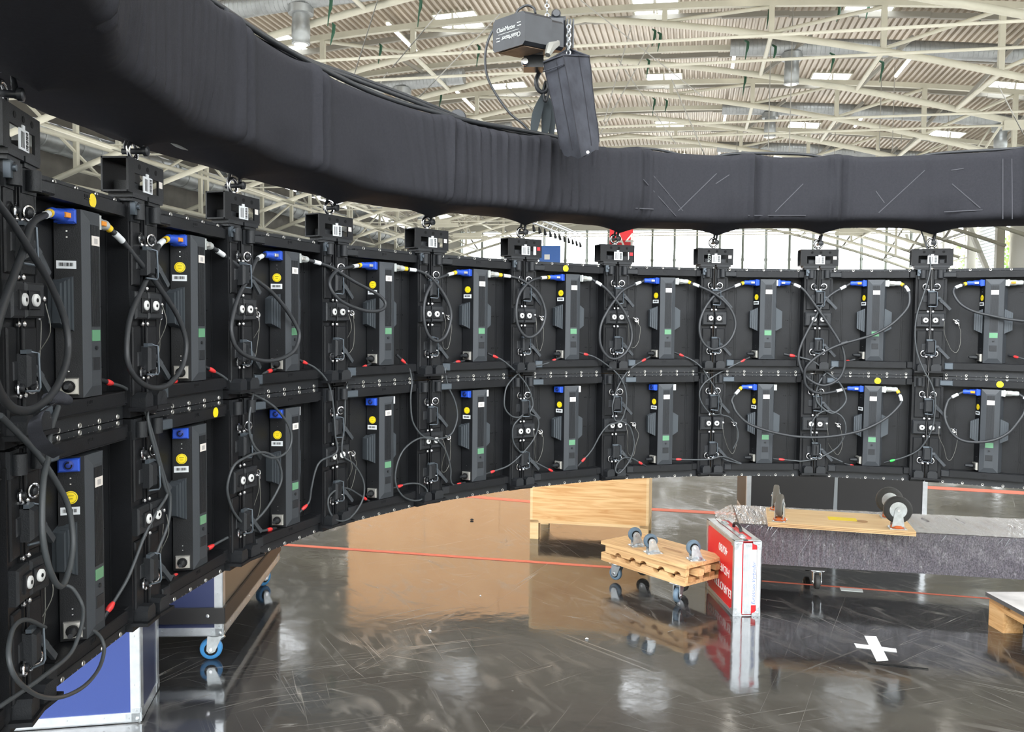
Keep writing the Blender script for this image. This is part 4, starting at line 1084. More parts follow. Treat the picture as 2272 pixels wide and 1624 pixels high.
MB().lathe((0, -.015, .03), (0, 1, 0), [(0, .012), (0.0005, .03), (.01, .034), (.02, .034), (.03, .03)], 18).build('wheel', M['hoist'], o)
MB().box(-.008, .008, -.02, .02, -.01, .03).build('fork', M['hoist'], o)

# ---------------------------------------------------------------- chain hoist, bag, slings
HD = 3.62
h0 = D(1185, 110, HD)
ho = thing('chain_hoist', 'black electric chain hoist with grey side print, hanging from its chain above the ring', 'hoist', h0)
def hp(px, py, d=HD): return D(px, py, d)-h0
# motor body: front-left end face, running back to the right
A0 = hp(1094, 45, 3.52); 
ax = (hp(1250, 50, 3.85)-hp(1165, 30, 3.42)).normalized()        # length direction
fl = hp(1094, 52, 3.50); fr = hp(1165, 28, 3.38); 
u_ = (fr-fl).normalized(); w_ = Vector((0, 0, 1)); ln = u_.cross(w_).normalized()
if ln.y < 0: ln = -ln
ln = (ln + Vector((.55, 0, 0))).normalized()
W_ = (fr-fl).length; Hh = .128; LL = .2
def hbody(s0, s1, z0, z1, l0, l1, mb, c=.012):
    a = fl + u_*s0*W_ + ln*l0; b = fl+u_*s1*W_ + ln*l0
    poly = [(0, z0+c), (c, z0), ((s1-s0)*W_-c, z0), ((s1-s0)*W_, z0+c), ((s1-s0)*W_, z1-c), ((s1-s0)*W_-c, z1), (c, z1), (0, z1-c)]
    vs = [a + u_*x + Vector((0, 0, z)) for x, z in poly] + [a + u_*x + Vector((0, 0, z)) + ln*(l1-l0) for x, z in poly]
    n = 8
    mb.add(vs, [tuple(range(n)), tuple(range(2*n-1, n-1, -1))] + [(i, n+i, n+(i+1) % n, (i+1) % n) for i in range(n)])
    return mb
body = hbody(0, 1, -.118, .01, 0, LL*.62, MB()).build('motor_housing', M['hoist'], ho)
hbody(.06, .94, -.110, .004, LL*.62, LL*.95, MB()).build('gear_housing', M['hoist'], ho)
g = MB(); a = fl+u_*.1*W_+ln*.012+Vector((0, 0, -.1195)); g.add([a, a+u_*.8*W_, a+u_*.8*W_+ln*.10, a+ln*.10, a-Vector((0, 0, .002)), a+u_*.8*W_-Vector((0, 0, .002)), a+u_*.8*W_+ln*.10-Vector((0, 0, .002)), a+ln*.10-Vector((0, 0, .002))], [(0,1,2,3),(7,6,5,4),(0,4,5,1),(1,5,6,2),(2,6,7,3),(3,7,4,0)])
g.build('bottom_cover', M['hoist_brown'], ho, label='dusty brown bottom cover')
hn = -ln
nn = u_.cross(Vector((0, 0, 1))).normalized(); nn = nn if nn.y < 0 else -nn
FM = Matrix(((u_.x, 0, nn.x, 0), (u_.y, 0, nn.y, 0), (u_.z, 1, nn.z, 0), (0, 0, 0, 1)))
def face_pt(s, z): return fl + u_*s*W_ + Vector((0, 0, z)) + nn*.0012
for z, rot, txt in ((-.038, 0, 'ChainMaster'), (-.073, PI, 'ChainMaster')):
    text_mesh(txt, .026, M['grey_plug'], 'lettering', body, Matrix.Translation(face_pt(.42 if rot == 0 else .58, z)) @ FM @ Matrix.Rotation(rot, 4, 'Z'), width=W_*.58)
for z, sx in ((-.030, .82), (-.042, .83), (-.068, .17), (-.080, .18)):
    c_ = face_pt(sx, z); g = MB(); g.add([c_-u_*.010, c_+u_*.010, c_+u_*.010+Vector((0, 0, .003)), c_-u_*.010+Vector((0, 0, .003))], [(0, 1, 2, 3)]); g.build('small_print', M['grey_plug'], body)
c_ = face_pt(.5, -.055); g = MB(); g.add([c_-u_*.055, c_+u_*.055, c_+u_*.055+Vector((0, 0, .0015)), c_-u_*.055+Vector((0, 0, .0015))], [(0, 1, 2, 3)]); g.build('print_line', M['grey_plug'], body)
# chain block
ctr = hp(1238, 82, 3.66)
MB().box(ctr.x-.045, ctr.x+.03, ctr.y-.04, ctr.y+.05, ctr.z-.05, ctr.z+.075, ch=.01).build('chain_housing', M['hoist'], ho)
MB().lathe((ctr.x-.01, ctr.y+.05, ctr.z+.085), (0, -1, 0), [(0, .014), (.008, .02), (.08, .02), (.09, .014)], 16).build('top_cap', M['hoist'], ho)
g = MB(); 
for s in (0, .02, .04): g.box(ctr.x+.034+s*.6, ctr.x+.040+s*.6, ctr.y-.045, ctr.y+.04, ctr.z-.06, ctr.z+.06)
g.build('guide_plate', M['hoist'], ho)
g = MB(); p = hp(1165, 135, 3.5); MB().lathe(p, (0, 1, 0), [(0, .012), (.006, .016), (.02, .016), (.03, .012)], 14).build('wheel_stud', M['chrome'], ho)
MB().box(p.x-.005, p.x+.075, p.y+.02, p.y+.10, p.z-.018, p.z+.03).build('lower_block', M['hoist'], ho)
# load hook
hk = [hp(1205, 150), hp(1196, 162), hp(1190, 178), hp(1192, 195), hp(1201, 204), hp(1211, 202), hp(1216, 192), hp(1214, 182)]
MB().tube(catmull(hk, 5), .0095, 10).build('load_hook', M['hoist'], ho)
MB().tube(catmull([hp(1211, 180), hp(1206, 200), hp(1208, 222), hp(1213, 222), hp(1217, 200), hp(1213, 180)], 5), .006, 8).build('ring_link', M['black2'], ho)
# lifting chain up
g = MB(); top = hp(1212, -60); bot = hp(1214, 34)
kk = 9
for i in range(kk):
    c_ = bot.lerp(top, i/kk*1.0); g.torus(c_, (1, 0, 0) if i % 2 else (0, 1, 0), .0085, .0028, 10, 5)
for i in range(40):
    c_ = top+Vector((0, 0, .013*i)); g.torus(c_, (1, 0, 0) if i % 2 else (0, 1, 0), .0085, .0028, 10, 5)
g.cyl(top+Vector((0, 0, .5)), top+Vector((0, 0, 12)), .01, 6)
tag(g.build('hoist_chain', M['zinc'], None, h0), 'steel lifting chain running up from the hoist', 'chain')
g = MB(); b0 = hp(1262, 60, 3.5)
for i in range(9): g.torus(b0-Vector((0, 0, .017*i)), (1, .3, 0) if i % 2 else (0.3, 1, 0), .009, .003, 10, 5)
tag(g.build('slack_chain', M['zinc'], None, h0), 'slack chain feeding into the dark bag', 'chain')
# slings
for k, (pts, lab) in enumerate(((((1205, 208), (1192, 250), (1182, 305)), 'left'), (((1209, 212), (1212, 250), (1208, 308)), 'middle'), (((1213, 212), (1222, 240), (1224, 305)), 'right'))):
    P = catmull([D(x, y, HD+(.03*k)) for x, y in pts], 6); vs = []
    for i, p in enumerate(P):
        w = .006+.014*math.sin(PI*i/len(P)); vs += [p+Vector((-w, 0, 0)), p+Vector((w, .004, 0))]
    kk = len(P); allv = vs+[v+Vector((0, .006, 0)) for v in vs]
    fs = [(2*i, 2*i+1, 2*i+3, 2*i+2) for i in range(kk-1)] + [(2*kk+2*i, 2*kk+2*i+2, 2*kk+2*i+3, 2*kk+2*i+1) for i in range(kk-1)]
    fs += [(2*i, 2*i+2, 2*kk+2*i+2, 2*kk+2*i) for i in range(kk-1)] + [(2*i+1, 2*kk+2*i+1, 2*kk+2*i+3, 2*i+3) for i in range(kk-1)]
    tag(MB().add(allv, fs, True).build('lifting_sling', M['sling']), 'dark webbing sling from hook to ring, %s of three' % lab, 'sling', 'slings under the hoist hook')
# power lead of the hoist
P = [hp(1188, 30, 3.6), hp(1184, 18), hp(1168, 12), hp(1150, 22), hp(1142, 33), hp(1110, 48), hp(1088, 78), hp(1077, 118), hp(1080, 165), hp(1098, 205), hp(1130, 250), hp(1160, 275), hp(1178, 295)]
tag(MB().tube(catmull(P, 7), .0052, 8).build('hoist_lead', M['rubber'], None, h0), 'grey lead curving down from the hoist to the ring', 'cable')
# chain bag
bc = D(1208, 118, 3.42); 
bt = thing('chain_bag', 'tall dark grey fabric chain bag hanging in front of the ring below the hoist', 'bag', D(1290, 345, 3.45))
o_ = Vector(bt.location)
topq = [(1207, 138, 3.36), (1250, 122, 3.28), (1306, 125, 3.42), (1262, 108, 3.55)]
botq = [(1248, 346, 3.40), (1290, 352, 3.28), (1331, 330, 3.40), (1298, 318, 3.5)]
T = [D(*q)-o_ for q in topq]; B = [D(*q)-o_ for q in botq]
g = MB(); vs = []; nz, npf = 14, 20
def loopq(Q, t):
    e = int(t*4) % 4; f = t*4-int(t*4); return Q[e].lerp(Q[(e+1) % 4], f)
for i in range(nz+1):
    z = i/nz
    for j in range(npf):
        t = j/npf; p = loopq(T, t).lerp(loopq(B, t), z); cen = sum((q for q in T), Vector())/4; cen = cen.lerp(sum((q for q in B), Vector())/4, z)
        d_ = (p-cen); k_ = 1+.018*math.sin(z*9+j*1.3)+.01*math.sin(z*23+j)
        if z > .9: k_ *= 1-(z-.9)*.8
        q = cen+d_*k_
        if z > .93: q.z -= .004*math.sin(j*2)
        vs.append(q)
fs = [(i*npf+j, i*npf+(j+1) % npf, (i+1)*npf+(j+1) % npf, (i+1)*npf+j) for i in range(nz) for j in range(npf)]
g.add(vs, fs, True); g.add(vs[-npf:], [tuple(range(npf))]); g.build('bag_body', M['bag'], bt)
g = MB(); rim = [vs[j]+(vs[j]-sum(T, Vector())/4)*.02 for j in range(npf)] + [vs[0]+(vs[0]-sum(T, Vector())/4)*.02]
g.tube(rim, .0035, 8, False); 
r2 = [v+Vector((0, 0, -.035)) for v in rim]; g.tube([v+(v-sum(T, Vector())/4)*.01 for v in r2], .0025, 6, False)
g.build('hem', M['bag'], bt)
g = MB()
for j in (0, 3, 5, 8, 10): g.tube([vs[i*npf+j]*1.0+(vs[i*npf+j]-cen)*.012 for i in range(nz)], .0022, 5)
g.build('seam_piping', M['fabric'], bt)
MB().tube([D(1215, 122, 3.4)-o_, D(1222, 104, 3.42)-o_, D(1236, 98, 3.45)-o_, D(1240, 88, 3.5)-o_], [.012, .02, .012, .004], 6).build('hem_flap', M['wire'], bt, label='pale turned-up flap')
MB().lathe(D(1304, 338, 3.27)-o_, (0, -1, 0), [(0, .006), (.003, .006)], 12).build('eyelet', M['chrome'], bt)
# ================================================================== things on the floor
def caster(parent, loc, R, up=1, yaw=0.0, wheel=None, fixed=False, wide=.032, plate=None, primer=False, brake=False, lean=.3):
    """caster on a mounting plate; up=1 wheel above the plate (board turned over), -1 wheel below"""
    W = Matrix.Translation(loc) @ Matrix.Rotation(yaw, 4, 'Z') @ Matrix.Scale(up, 4, (0, 0, 1))
    plate = plate or M['zinc']
    p = MB().box(-.045, .045, -.036, .036, 0, .004, W).build('caster_plate', plate, parent)
    g = MB()
    for a in (-.036, .036):
        for b in (-.028, .028): g.lathe((a, b, .004), (0, 0, 1), [(0, .006), (.004, .006)], 6, W)
    g.build('plate_bolt', M['chrome'], p)
    MB().lathe((0, 0, .004), (0, 0, 1), [(0, .034), (.006, .036), (.014, .03), (.018, .02)], 16, W).build('swivel_ring', M['primer'] if primer else plate, p)
    off = 0 if fixed else -R*lean*1.3; zc = R+.028
    f = MB()
    for s in (-1, 1):
        y0 = s*(wide/2+.004); y1 = s*(wide/2+.007)
        poly = [(-.032, .012), (.032, .012), (off+.018, zc+.010), (off+.006, zc+.016), (off-.008, zc+.016), (off-.018, zc+.004)]
        f.prism(poly, min(y0, y1), max(y0, y1), W)
    f.box(-.03, .03, -wide/2-.007, wide/2+.007, .012, .016, W)
    f.build('fork', plate, p)
    w = MB().lathe((off, -wide/2, zc), (0, 1, 0), [(0, R*.62), (.001, R*.86), (wide*.12, R*.96), (wide*.3, R), (wide*.7, R), (wide*.88, R*.96), (wide-.001, R*.86), (wide, R*.62)], 28, W).build('tyre', wheel or M['wheel_bluegrey'], p)
    MB().lathe((off, -wide/2-.001, zc), (0, 1, 0), [(-.002, R*.2), (.0, R*.48), (.0005, R*.6), (wide+.0015, R*.6), (wide+.002, R*.48), (wide+.004, R*.2)], 24, W).build('hub', M['zinc'] if primer else M['hole'], w)
    MB().cyl((off, -wide/2-.011, zc), (off, wide/2+.011, zc), .007, 10, W).build('axle', M['chrome'], p)
    if brake:
        MB().tube([(off+.01, 0, .03), (off+R*.8, 0, .032), (off+R*1.15, 0, .022)], [.012, .014, .010], 8, m=W).build('brake_pedal', plate, p)
    return p

def frame_thing(name, label, cat, P0, P1, group=None):           # origin P0, x axis towards P1
    d = P1-P0
    return thing(name, label, cat, P0, math.atan2(d.y, d.x), group), d.length

# ---- flight cases ---------------------------------------------------
def edge_profile(mb, p, q, w=.03):
    mb.bar(p, q, w, w)
def flight_case(t, L, Wd, H, z0, mats, corner=.03, tw=.028):
    """x along the near face, y away, mats: near (-y), right (+x), other"""
    tk = .006
    MB().box(.004, L-.004, .0, tk, z0+.004, z0+H-.004).build('front_panel', mats[0], t)
    MB().box(L-tk, L, .004, Wd-.004, z0+.004, z0+H-.004).build('side_panel', mats[1], t)
    MB().box(0, tk, .004, Wd-.004, z0+.004, z0+H-.004).build('side_panel', mats[1], t)
    MB().box(.004, L-.004, Wd-tk, Wd, z0+.004, z0+H-.004).build('rear_panel', mats[0], t)
    MB().box(.004, L-.004, .004, Wd-.004, z0, z0+tk).build('base_panel', mats[1], t)
    MB().box(.004, L-.004, .004, Wd-.004, z0+H-tk, z0+H).build('lid_panel', mats[0], t)
    def angle(x0, x1, y0, y1, z0_, z1_): 
        MB().box(x0, x1, y0, y1, z0_, z1_).build('edge_profile', M['alu'], t)
    e = .0035
    for x in (0, L):
        sx = 1 if x == 0 else -1
        for y in (0, Wd):
            sy = 1 if y == 0 else -1
            g = MB(); g.box(*sorted((x-sx*e, x+sx*tw)), *sorted((y-sy*e, y+sy*.001)), z0+.01, z0+H-.01); g.box(*sorted((x-sx*e, x+sx*.001)), *sorted((y-sy*e, y+sy*tw)), z0+.01, z0+H-.01)
            for zz in (z0+H*.3, z0+H*.7): g.lathe((x+sx*tw*.6, y-sy*e, zz), (0, -sy, 0), [(0, .004), (.0015, .003)], 8)
            g.build('edge_profile', M['alu'], t)
    for z, sz in ((z0, 1), (z0+H, -1)):
        for y, sy in ((0, 1), (Wd, -1)):
            g = MB(); g.box(.01, L-.01, *sorted((y-sy*e, y+sy*.001)), *sorted((z-sz*e, z+sz*tw))); g.box(.01, L-.01, *sorted((y-sy*e, y+sy*tw)), *sorted((z-sz*e, z+sz*.001)))
            k = max(2, int(L/.12))
            for i in range(1, k): g.lathe((L*i/k, y-sy*e, z+sz*tw*.6), (0, -sy, 0), [(0, .004), (.0015, .003)], 8)
            g.build('edge_profile', M['alu'], t)
        for x, sx in ((0, 1), (L, -1)):
            g = MB(); g.box(*sorted((x-sx*e, x+sx*.001)), .01, Wd-.01, *sorted((z-sz*e, z+sz*tw))); g.box(*sorted((x-sx*e, x+sx*tw)), .01, Wd-.01, *sorted((z-sz*e, z+sz*.001)))
            k = max(2, int(Wd/.12))
            for i in range(1, k): g.lathe((x-sx*e, Wd*i/k, z+sz*tw*.6), (-sx, 0, 0), [(0, .004), (.0015, .003)], 8)
            g.build('edge_profile', M['alu'], t)
    c = corner
    for x in (0, L):
        sx = 1 if x == 0 else -1
        for y in (0, Wd):
            sy = 1 if y == 0 else -1
            for z in (z0, z0+H):
                sz = 1 if z == z0 else -1
                g = MB(); g.ball((x+sx*c*.28, y+sy*c*.28, z+sz*c*.28), c*.5, 12)
                g.box(*sorted((x-sx*(e+.0015), x+sx*c*1.5)), *sorted((y-sy*(e+.0015), y)), *sorted((z, z+sz*c*.9))); g.box(*sorted((x-sx*(e+.0015), x)), *sorted((y, y+sy*c*1.5)), *sorted((z, z+sz*c*.9)))
                g.box(*sorted((x, x+sx*c*.9)), *sorted((y-sy*(e+.0015), y)), *sorted((z, z+sz*c*1.5))); g.box(*sorted((x-sx*(e+.0015), x)), *sorted((y, y+sy*c*.9)), *sorted((z, z+sz*c*1.5)))
                g.box(*sorted((x, x+sx*c*1.3)), *sorted((y, y+sy*c*1.3)), *sorted((z-sz*(e+.0015), z)))
                for dx, dz in ((1.2, .4), (.4, 1.2)): g.lathe((x+sx*c*dx, y-sy*(e+.0015), z+sz*c*dz), (0, -sy, 0), [(0, .004), (.002, .003)], 8)
                g.build('ball_corner', M['zinc'], t)

# blue case at the lower left
a = G(92, 1618, 0); b = G(312, 1602, 0)
t, L = frame_thing('flight_case', 'blue flight case with aluminium edges standing at the lower left under the wall', 'case', a, b)
# extends to the left out of the wall's shade; keep its right corner at b
ext = .55
t.location = b + (a-b).normalized()*(L+ext)*1.0
flight_case(t, L+ext, .30, .46, .006, (M['case_blue'], M['case_navy']), .034, .034)

# dark wheeled road case behind it
hb = .125
a = G(350, 1411, hb); b = G(494, 1409, hb); c = G(612, 1232, hb)
t, L = frame_thing('road_case', 'dark wheeled road case with aluminium edges behind the blue case', 'case', Vector((a.x, a.y, 0)), Vector((b.x, b.y, 0)))
ext = .5; t.location = Vector((b.x, b.y, 0)) + (a-b).normalized()*(L+ext)
Wd = min(1.2, (c-b).length); L += ext
flight_case(t, L, Wd, .62, hb, (M['case_navy'], M['case_brown']), .034, .034)
g = MB(); g.box(.0, L+.012, -.014, -.004, hb+.055, hb+.125); g.box(L+.004, L+.014, -.01, Wd, hb+.055, hb+.125)
g.build('rubbing_strip', M['case_black'], t)
g = MB(); g.lathe((L-.06, -.014, hb+.09), (0, -1, 0), [(0, .008), (.002, .008), (.003, .004)], 12); g.build('strip_screw', M['chrome'], t)
for x, y, yw in ((L-.045, .055, .15), (L-.06, Wd-.07, 1.0), (.07, .07, 0), (.07, Wd-.07, 0)):
    caster(t, Vector((x, y, hb)), .048, -1, yw, M['wheel_blue'], wide=.032, brake=True)

# pine crate on runners
a = G(1181, 1195, 0); b = G(1421, 1228, 0)
# the face's lower edge at floor level, right foot hidden behind the stack
t, L = frame_thing('wooden_crate', 'orange plywood crate standing on short legs beyond the video wall', 'crate', a, Vector((G(1428, 1200, 0).x, a.y-.16, 0)))
L = .78
hf = .135; Hc = .62; Wd = .5
MB().box(0.0, L, 0, .018, hf, Hc).build('front_board', M['ply'], t)
MB().box(.0, L, Wd-.018, Wd, hf, Hc).build('rear_board', M['ply'], t)
MB().box(-.018, 0, 0, Wd, hf-.0, Hc).build('side_board', M['birch'], t); MB().box(L, L+.018, 0, Wd, hf, Hc).build('side_board', M['birch'], t)
MB().box(-.018, L+.018, 0, Wd, hf-.02, hf).build('base_board', M['birch'], t)
MB().box(-.018, L+.018, 0, Wd, Hc, Hc+.018).build('lid_board', M['birch'], t)
for x in (-.018, L-.042):
    for y in (0, Wd-.06): MB().box(x, x+.06, y, y+.06, 0, hf-.0).build('leg', M['birch'], t)

# black cabinets behind the wrapped block
a = G(1655, 1142, 0); b = G(2055, 1156, 0)
t, L = frame_thing('black_case', 'wide black case with aluminium side edges behind the wrapped block', 'case', a, b)
MB().box(.03, L/2-.012, 0, .03, .02, .62).build('panel', M['case_black'], t); MB().box(L/2+.012, L-.03, 0, .03, .02, .62).build('panel', M['case_black'], t)
for x0, x1 in ((0, .035), (L-.035, L)):
    g = MB(); g.box(x0, x1, -.006, .03, .0, .64)
    for z in (.1, .3, .5): g.lathe((x0+.018, -.006, z), (0, -1, 0), [(0, .005), (.002, .004)], 8)
    g.build('edge_profile', M['alu'], t)
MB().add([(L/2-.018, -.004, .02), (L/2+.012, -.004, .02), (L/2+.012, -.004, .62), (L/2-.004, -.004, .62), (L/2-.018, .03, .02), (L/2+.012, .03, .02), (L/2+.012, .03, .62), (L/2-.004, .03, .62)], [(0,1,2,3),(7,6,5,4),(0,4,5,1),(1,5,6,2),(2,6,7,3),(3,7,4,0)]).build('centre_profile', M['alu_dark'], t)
MB().box(0, L, .03, .5, .02, .6).build('body', M['case_black'], t); MB().box(0, L, 0, .5, .0, .02).build('base', M['alu'], t)

# wrapped foam block on dollies
FZ0, FZ1 = .155, .375
m = bpy.data.materials.new('grey_felt_wrapped_in_film'); m.use_nodes = True; nt = m.node_tree; pb = nt.nodes['Principled BSDF']
tc = nt.nodes.new('ShaderNodeTexCoord'); n1 = nt.nodes.new('ShaderNodeTexNoise'); n1.inputs['Scale'].default_value = 150; n1.inputs['Detail'].default_value = 6
mp = nt.nodes.new('ShaderNodeMapping'); mp.inputs['Rotation'].default_value = (0, .5, 0); mp.inputs['Scale'].default_value = (1, 1, .7)
nt.links.new(tc.outputs['Object'], mp.inputs[0]); nt.links.new(mp.outputs[0], n1.inputs['Vector'])
r = nt.nodes.new('ShaderNodeValToRGB'); r.color_ramp.elements[0].position = .38; r.color_ramp.elements[0].color = (.045, .04, .05, 1); r.color_ramp.elements[1].position = .7; r.color_ramp.elements[1].color = (.15, .135, .16, 1)
nt.links.new(n1.outputs[0], r.inputs[0]); nt.links.new(r.outputs[0], pb.inputs['Base Color'])
n2 = nt.nodes.new('ShaderNodeTexNoise'); n2.inputs['Scale'].default_value = 14; n2.inputs['Detail'].default_value = 4; n2.inputs['Distortion'].default_value = 1.5
mp2 = nt.nodes.new('ShaderNodeMapping'); mp2.inputs['Rotation'].default_value = (.2, .9, .4); mp2.inputs['Scale'].default_value = (3.5, 1, .5)
nt.links.new(tc.outputs['Object'], mp2.inputs[0]); nt.links.new(mp2.outputs[0], n2.inputs['Vector'])
bp = nt.nodes.new('ShaderNodeBump'); bp.inputs['Strength'].default_value = 1; bp.inputs['Distance'].default_value = .02
nt.links.new(n2.outputs[0], bp.inputs['Height']); nt.links.new(bp.outputs[0], pb.inputs['Coat Normal'])
pb.inputs['Coat Weight'].default_value = 1; pb.inputs['Coat Roughness'].default_value = .12; pb.inputs['Coat IOR'].default_value = 1.7; pb.inputs['Roughness'].default_value = .8
M['felt'] = m
a = G(1640, 1163, FZ1); b = G(2272, 1196, FZ1); c = G(1592, 1118, FZ1)
t, L = frame_thing('wrapped_block', 'long grey felt covered block wrapped in clear film, lying on low dollies', 'wrapped block', Vector((a.x, a.y, FZ0)), Vector((b.x, b.y, FZ0)))
L += .9; Wd = .50; H = FZ1-FZ0
g = MB(); nx, ny, nz = 130, 16, 9; rnd = random.Random(3)
def wob(x, y, z): return .003*math.sin(x*31+y*17+z*40)+.002*math.sin(x*71-z*60)+rnd.uniform(-.0016, .0016)
def grid(fn, nu, nv):
    vs = [fn(i/nu, j/nv) for i in range(nu+1) for j in range(nv+1)]
    g.add(vs, [(i*(nv+1)+j, (i+1)*(nv+1)+j, (i+1)*(nv+1)+j+1, i*(nv+1)+j+1) for i in range(nu) for j in range(nv)], True)
rr = .012
grid(lambda u, v: (u*L, wob(u*L, 0, v*H)*(math.sin(PI*v) if 0 < v < 1 else 0), v*H), nx, nz)
grid(lambda u, v: (u*L, v*Wd, H+wob(u*L, v*Wd, 0)*(1 if 0 < v < 1 else 0)), nx, ny)
grid(lambda u, v: (u*L, Wd, v*H), nx, 1); grid(lambda u, v: (0, v*Wd, u*H), nz, ny); grid(lambda u, v: (L, v*Wd, u*H), 1, 1); grid(lambda u, v: (u*L, v*Wd, 0), 1, 1)
g.build('felt_body', M['felt'], t)
film = bpy.data.materials.new('clear_stretch_film'); film.use_nodes = True; nt = film.node_tree; nt.nodes.remove(nt.nodes['Principled BSDF'])
x1 = nt.nodes.new('ShaderNodeBsdfTransparent'); x2 = nt.nodes.new('ShaderNodeBsdfGlossy'); x3 = nt.nodes.new('ShaderNodeMixShader'); x3.inputs[0].default_value = .45; x2.inputs['Roughness'].default_value = .16
tcx = nt.nodes.new('ShaderNodeTexCoord'); mpx = nt.nodes.new('ShaderNodeMapping'); mpx.inputs['Scale'].default_value = (60, 6, 20); mpx.inputs['Rotation'].default_value = (0, 0, .5); nx_ = nt.nodes.new('ShaderNodeTexNoise'); nx_.inputs['Scale'].default_value = 1; nx_.inputs['Detail'].default_value = 3
bx = nt.nodes.new('ShaderNodeBump'); bx.inputs['Strength'].default_value = 1; bx.inputs['Distance'].default_value = .02
nt.links.new(tcx.outputs['Object'], mpx.inputs[0]); nt.links.new(mpx.outputs[0], nx_.inputs['Vector']); nt.links.new(nx_.outputs[0], bx.inputs['Height']); nt.links.new(bx.outputs[0], x2.inputs['Normal'])
x4 = nt.nodes.new('ShaderNodeBsdfDiffuse'); x4.inputs[0].default_value = (.85, .83, .84, 1); x5 = nt.nodes.new('ShaderNodeMixShader'); x5.inputs[0].default_value = .38; nt.links.new(x1.outputs[0], x5.inputs[1]); nt.links.new(x4.outputs[0], x5.inputs[2]); nt.links.new(x5.outputs[0], x3.inputs[1]); nt.links.new(x2.outputs[0], x3.inputs[2]); nt.links.new(x3.outputs[0], nt.nodes['Material Output'].inputs[0])
M['film'] = film
g = MB(); 
grid(lambda u, v: (u*L-.0, v*(Wd+.0), H+.005+.004*math.sin(u*L*60+v*5)*math.sin(v*3)+rnd.uniform(0, .003)), 260, 10)
g.build('film_top', M['film'], t)
g = MB()
grid(lambda u, v: (-.01-.10*u+rnd.uniform(-.006, .006), .05+v*(Wd-.02)+rnd.uniform(-.004, .004), H*(1-.25*u)+.006*math.sin(v*40)+rnd.uniform(-.004, .004)), 8, 40)
g.build('film_end', M['film'], t)
g = MB()
for i in range(40):
    x = rnd.uniform(0, L); g.tube([(x, -.004, H-.002), (x-rnd.uniform(0, .05), -.006, H-rnd.uniform(.02, .07))], [.0014, .0003], 4)
for i in range(4):
    x = rnd.uniform(0, L-.3); g.tube([(x, -.004, rnd.uniform(0, .03)), (x+rnd.uniform(.05, .25), -.006, H-.01)], .0005, 4)
g.build('film_crease', M['zinc'], t)['kind'] = 'stuff'
blk = t
# dollies under it
def under_dolly(x, label, x1):
    q = thing('low_dolly', label, 'dolly', blk.matrix_basis @ Vector((x, .0, -FZ0)) if False else Vector(blk.location)+Matrix.Rotation(blk.rotation_euler.z, 4, 'Z') @ Vector((x, .02, -FZ0)), blk.rotation_euler.z, 'dollies under the wrapped block')
    MB().box(0, x1, 0, .46, FZ0-.024, FZ0-.002).build('deck_board', M['case_black'], q)
    for xx in (.05, x1-.045):
        for yy in (.045, .41): caster(q, Vector((xx, yy, FZ0-.024)), .042, -1, 1.5+.2*xx, M['wheel_dark'], wide=.03)
    return q
under_dolly(-.02, 'low black dolly under the left end of the wrapped block', .50)
under_dolly(2.2, 'low black dolly under the right end of the wrapped block', .5)

# upturned board with four casters on the block
BZ = FZ1+.010
p0 = G(1704, 1160, BZ+.02); p1 = G(2033, 1182, BZ+.02); p2 = G(1684, 1118, BZ+.02)
t, L = frame_thing('wheeled_board', 'pale plywood dolly lying wheels up on the wrapped block', 'dolly', Vector((p0.x, p0.y, BZ)), Vector((p1.x, p1.y, BZ)))
Wd = .40
MB().box(0, L, 0, Wd, 0, .024).build('board', M['birch'], t)
g = MB(); g.box(0, L, -.0008, 0, .006, .009); g.box(0, L, -.0008, 0, .014, .017); g.build('ply_line', M['pine_dark'], t)
MB().lathe((L*.67, Wd*.45, .0235), (0, 0, 1), [(0, .034), (.0012, .034)], 24).build('hand_hole', M['pine_dark'], t)
MB().box(L*.44, L*.64, Wd*.42, Wd*.62, .024, .0252).build('yellow_tape', M['yellow'], t)
caster(t, Vector((.065, .06, .024)), .062, 1, 1.35, M['wheel_grey'], wide=.034, primer=True, lean=.1)
caster(t, Vector((.055, Wd-.06, .024)), .062, 1, 1.5, M['wheel_grey'], wide=.034, primer=True, lean=.1)
caster(t, Vector((L-.085, .06, .024)), .074, 1, .05, M['wheel_dark'], wide=.036, primer=True, fixed=True)
caster(t, Vector((L-.085, Wd-.07, .024)), .074, 1, .05, M['wheel_dark'], wide=.036, primer=True, fixed=True)

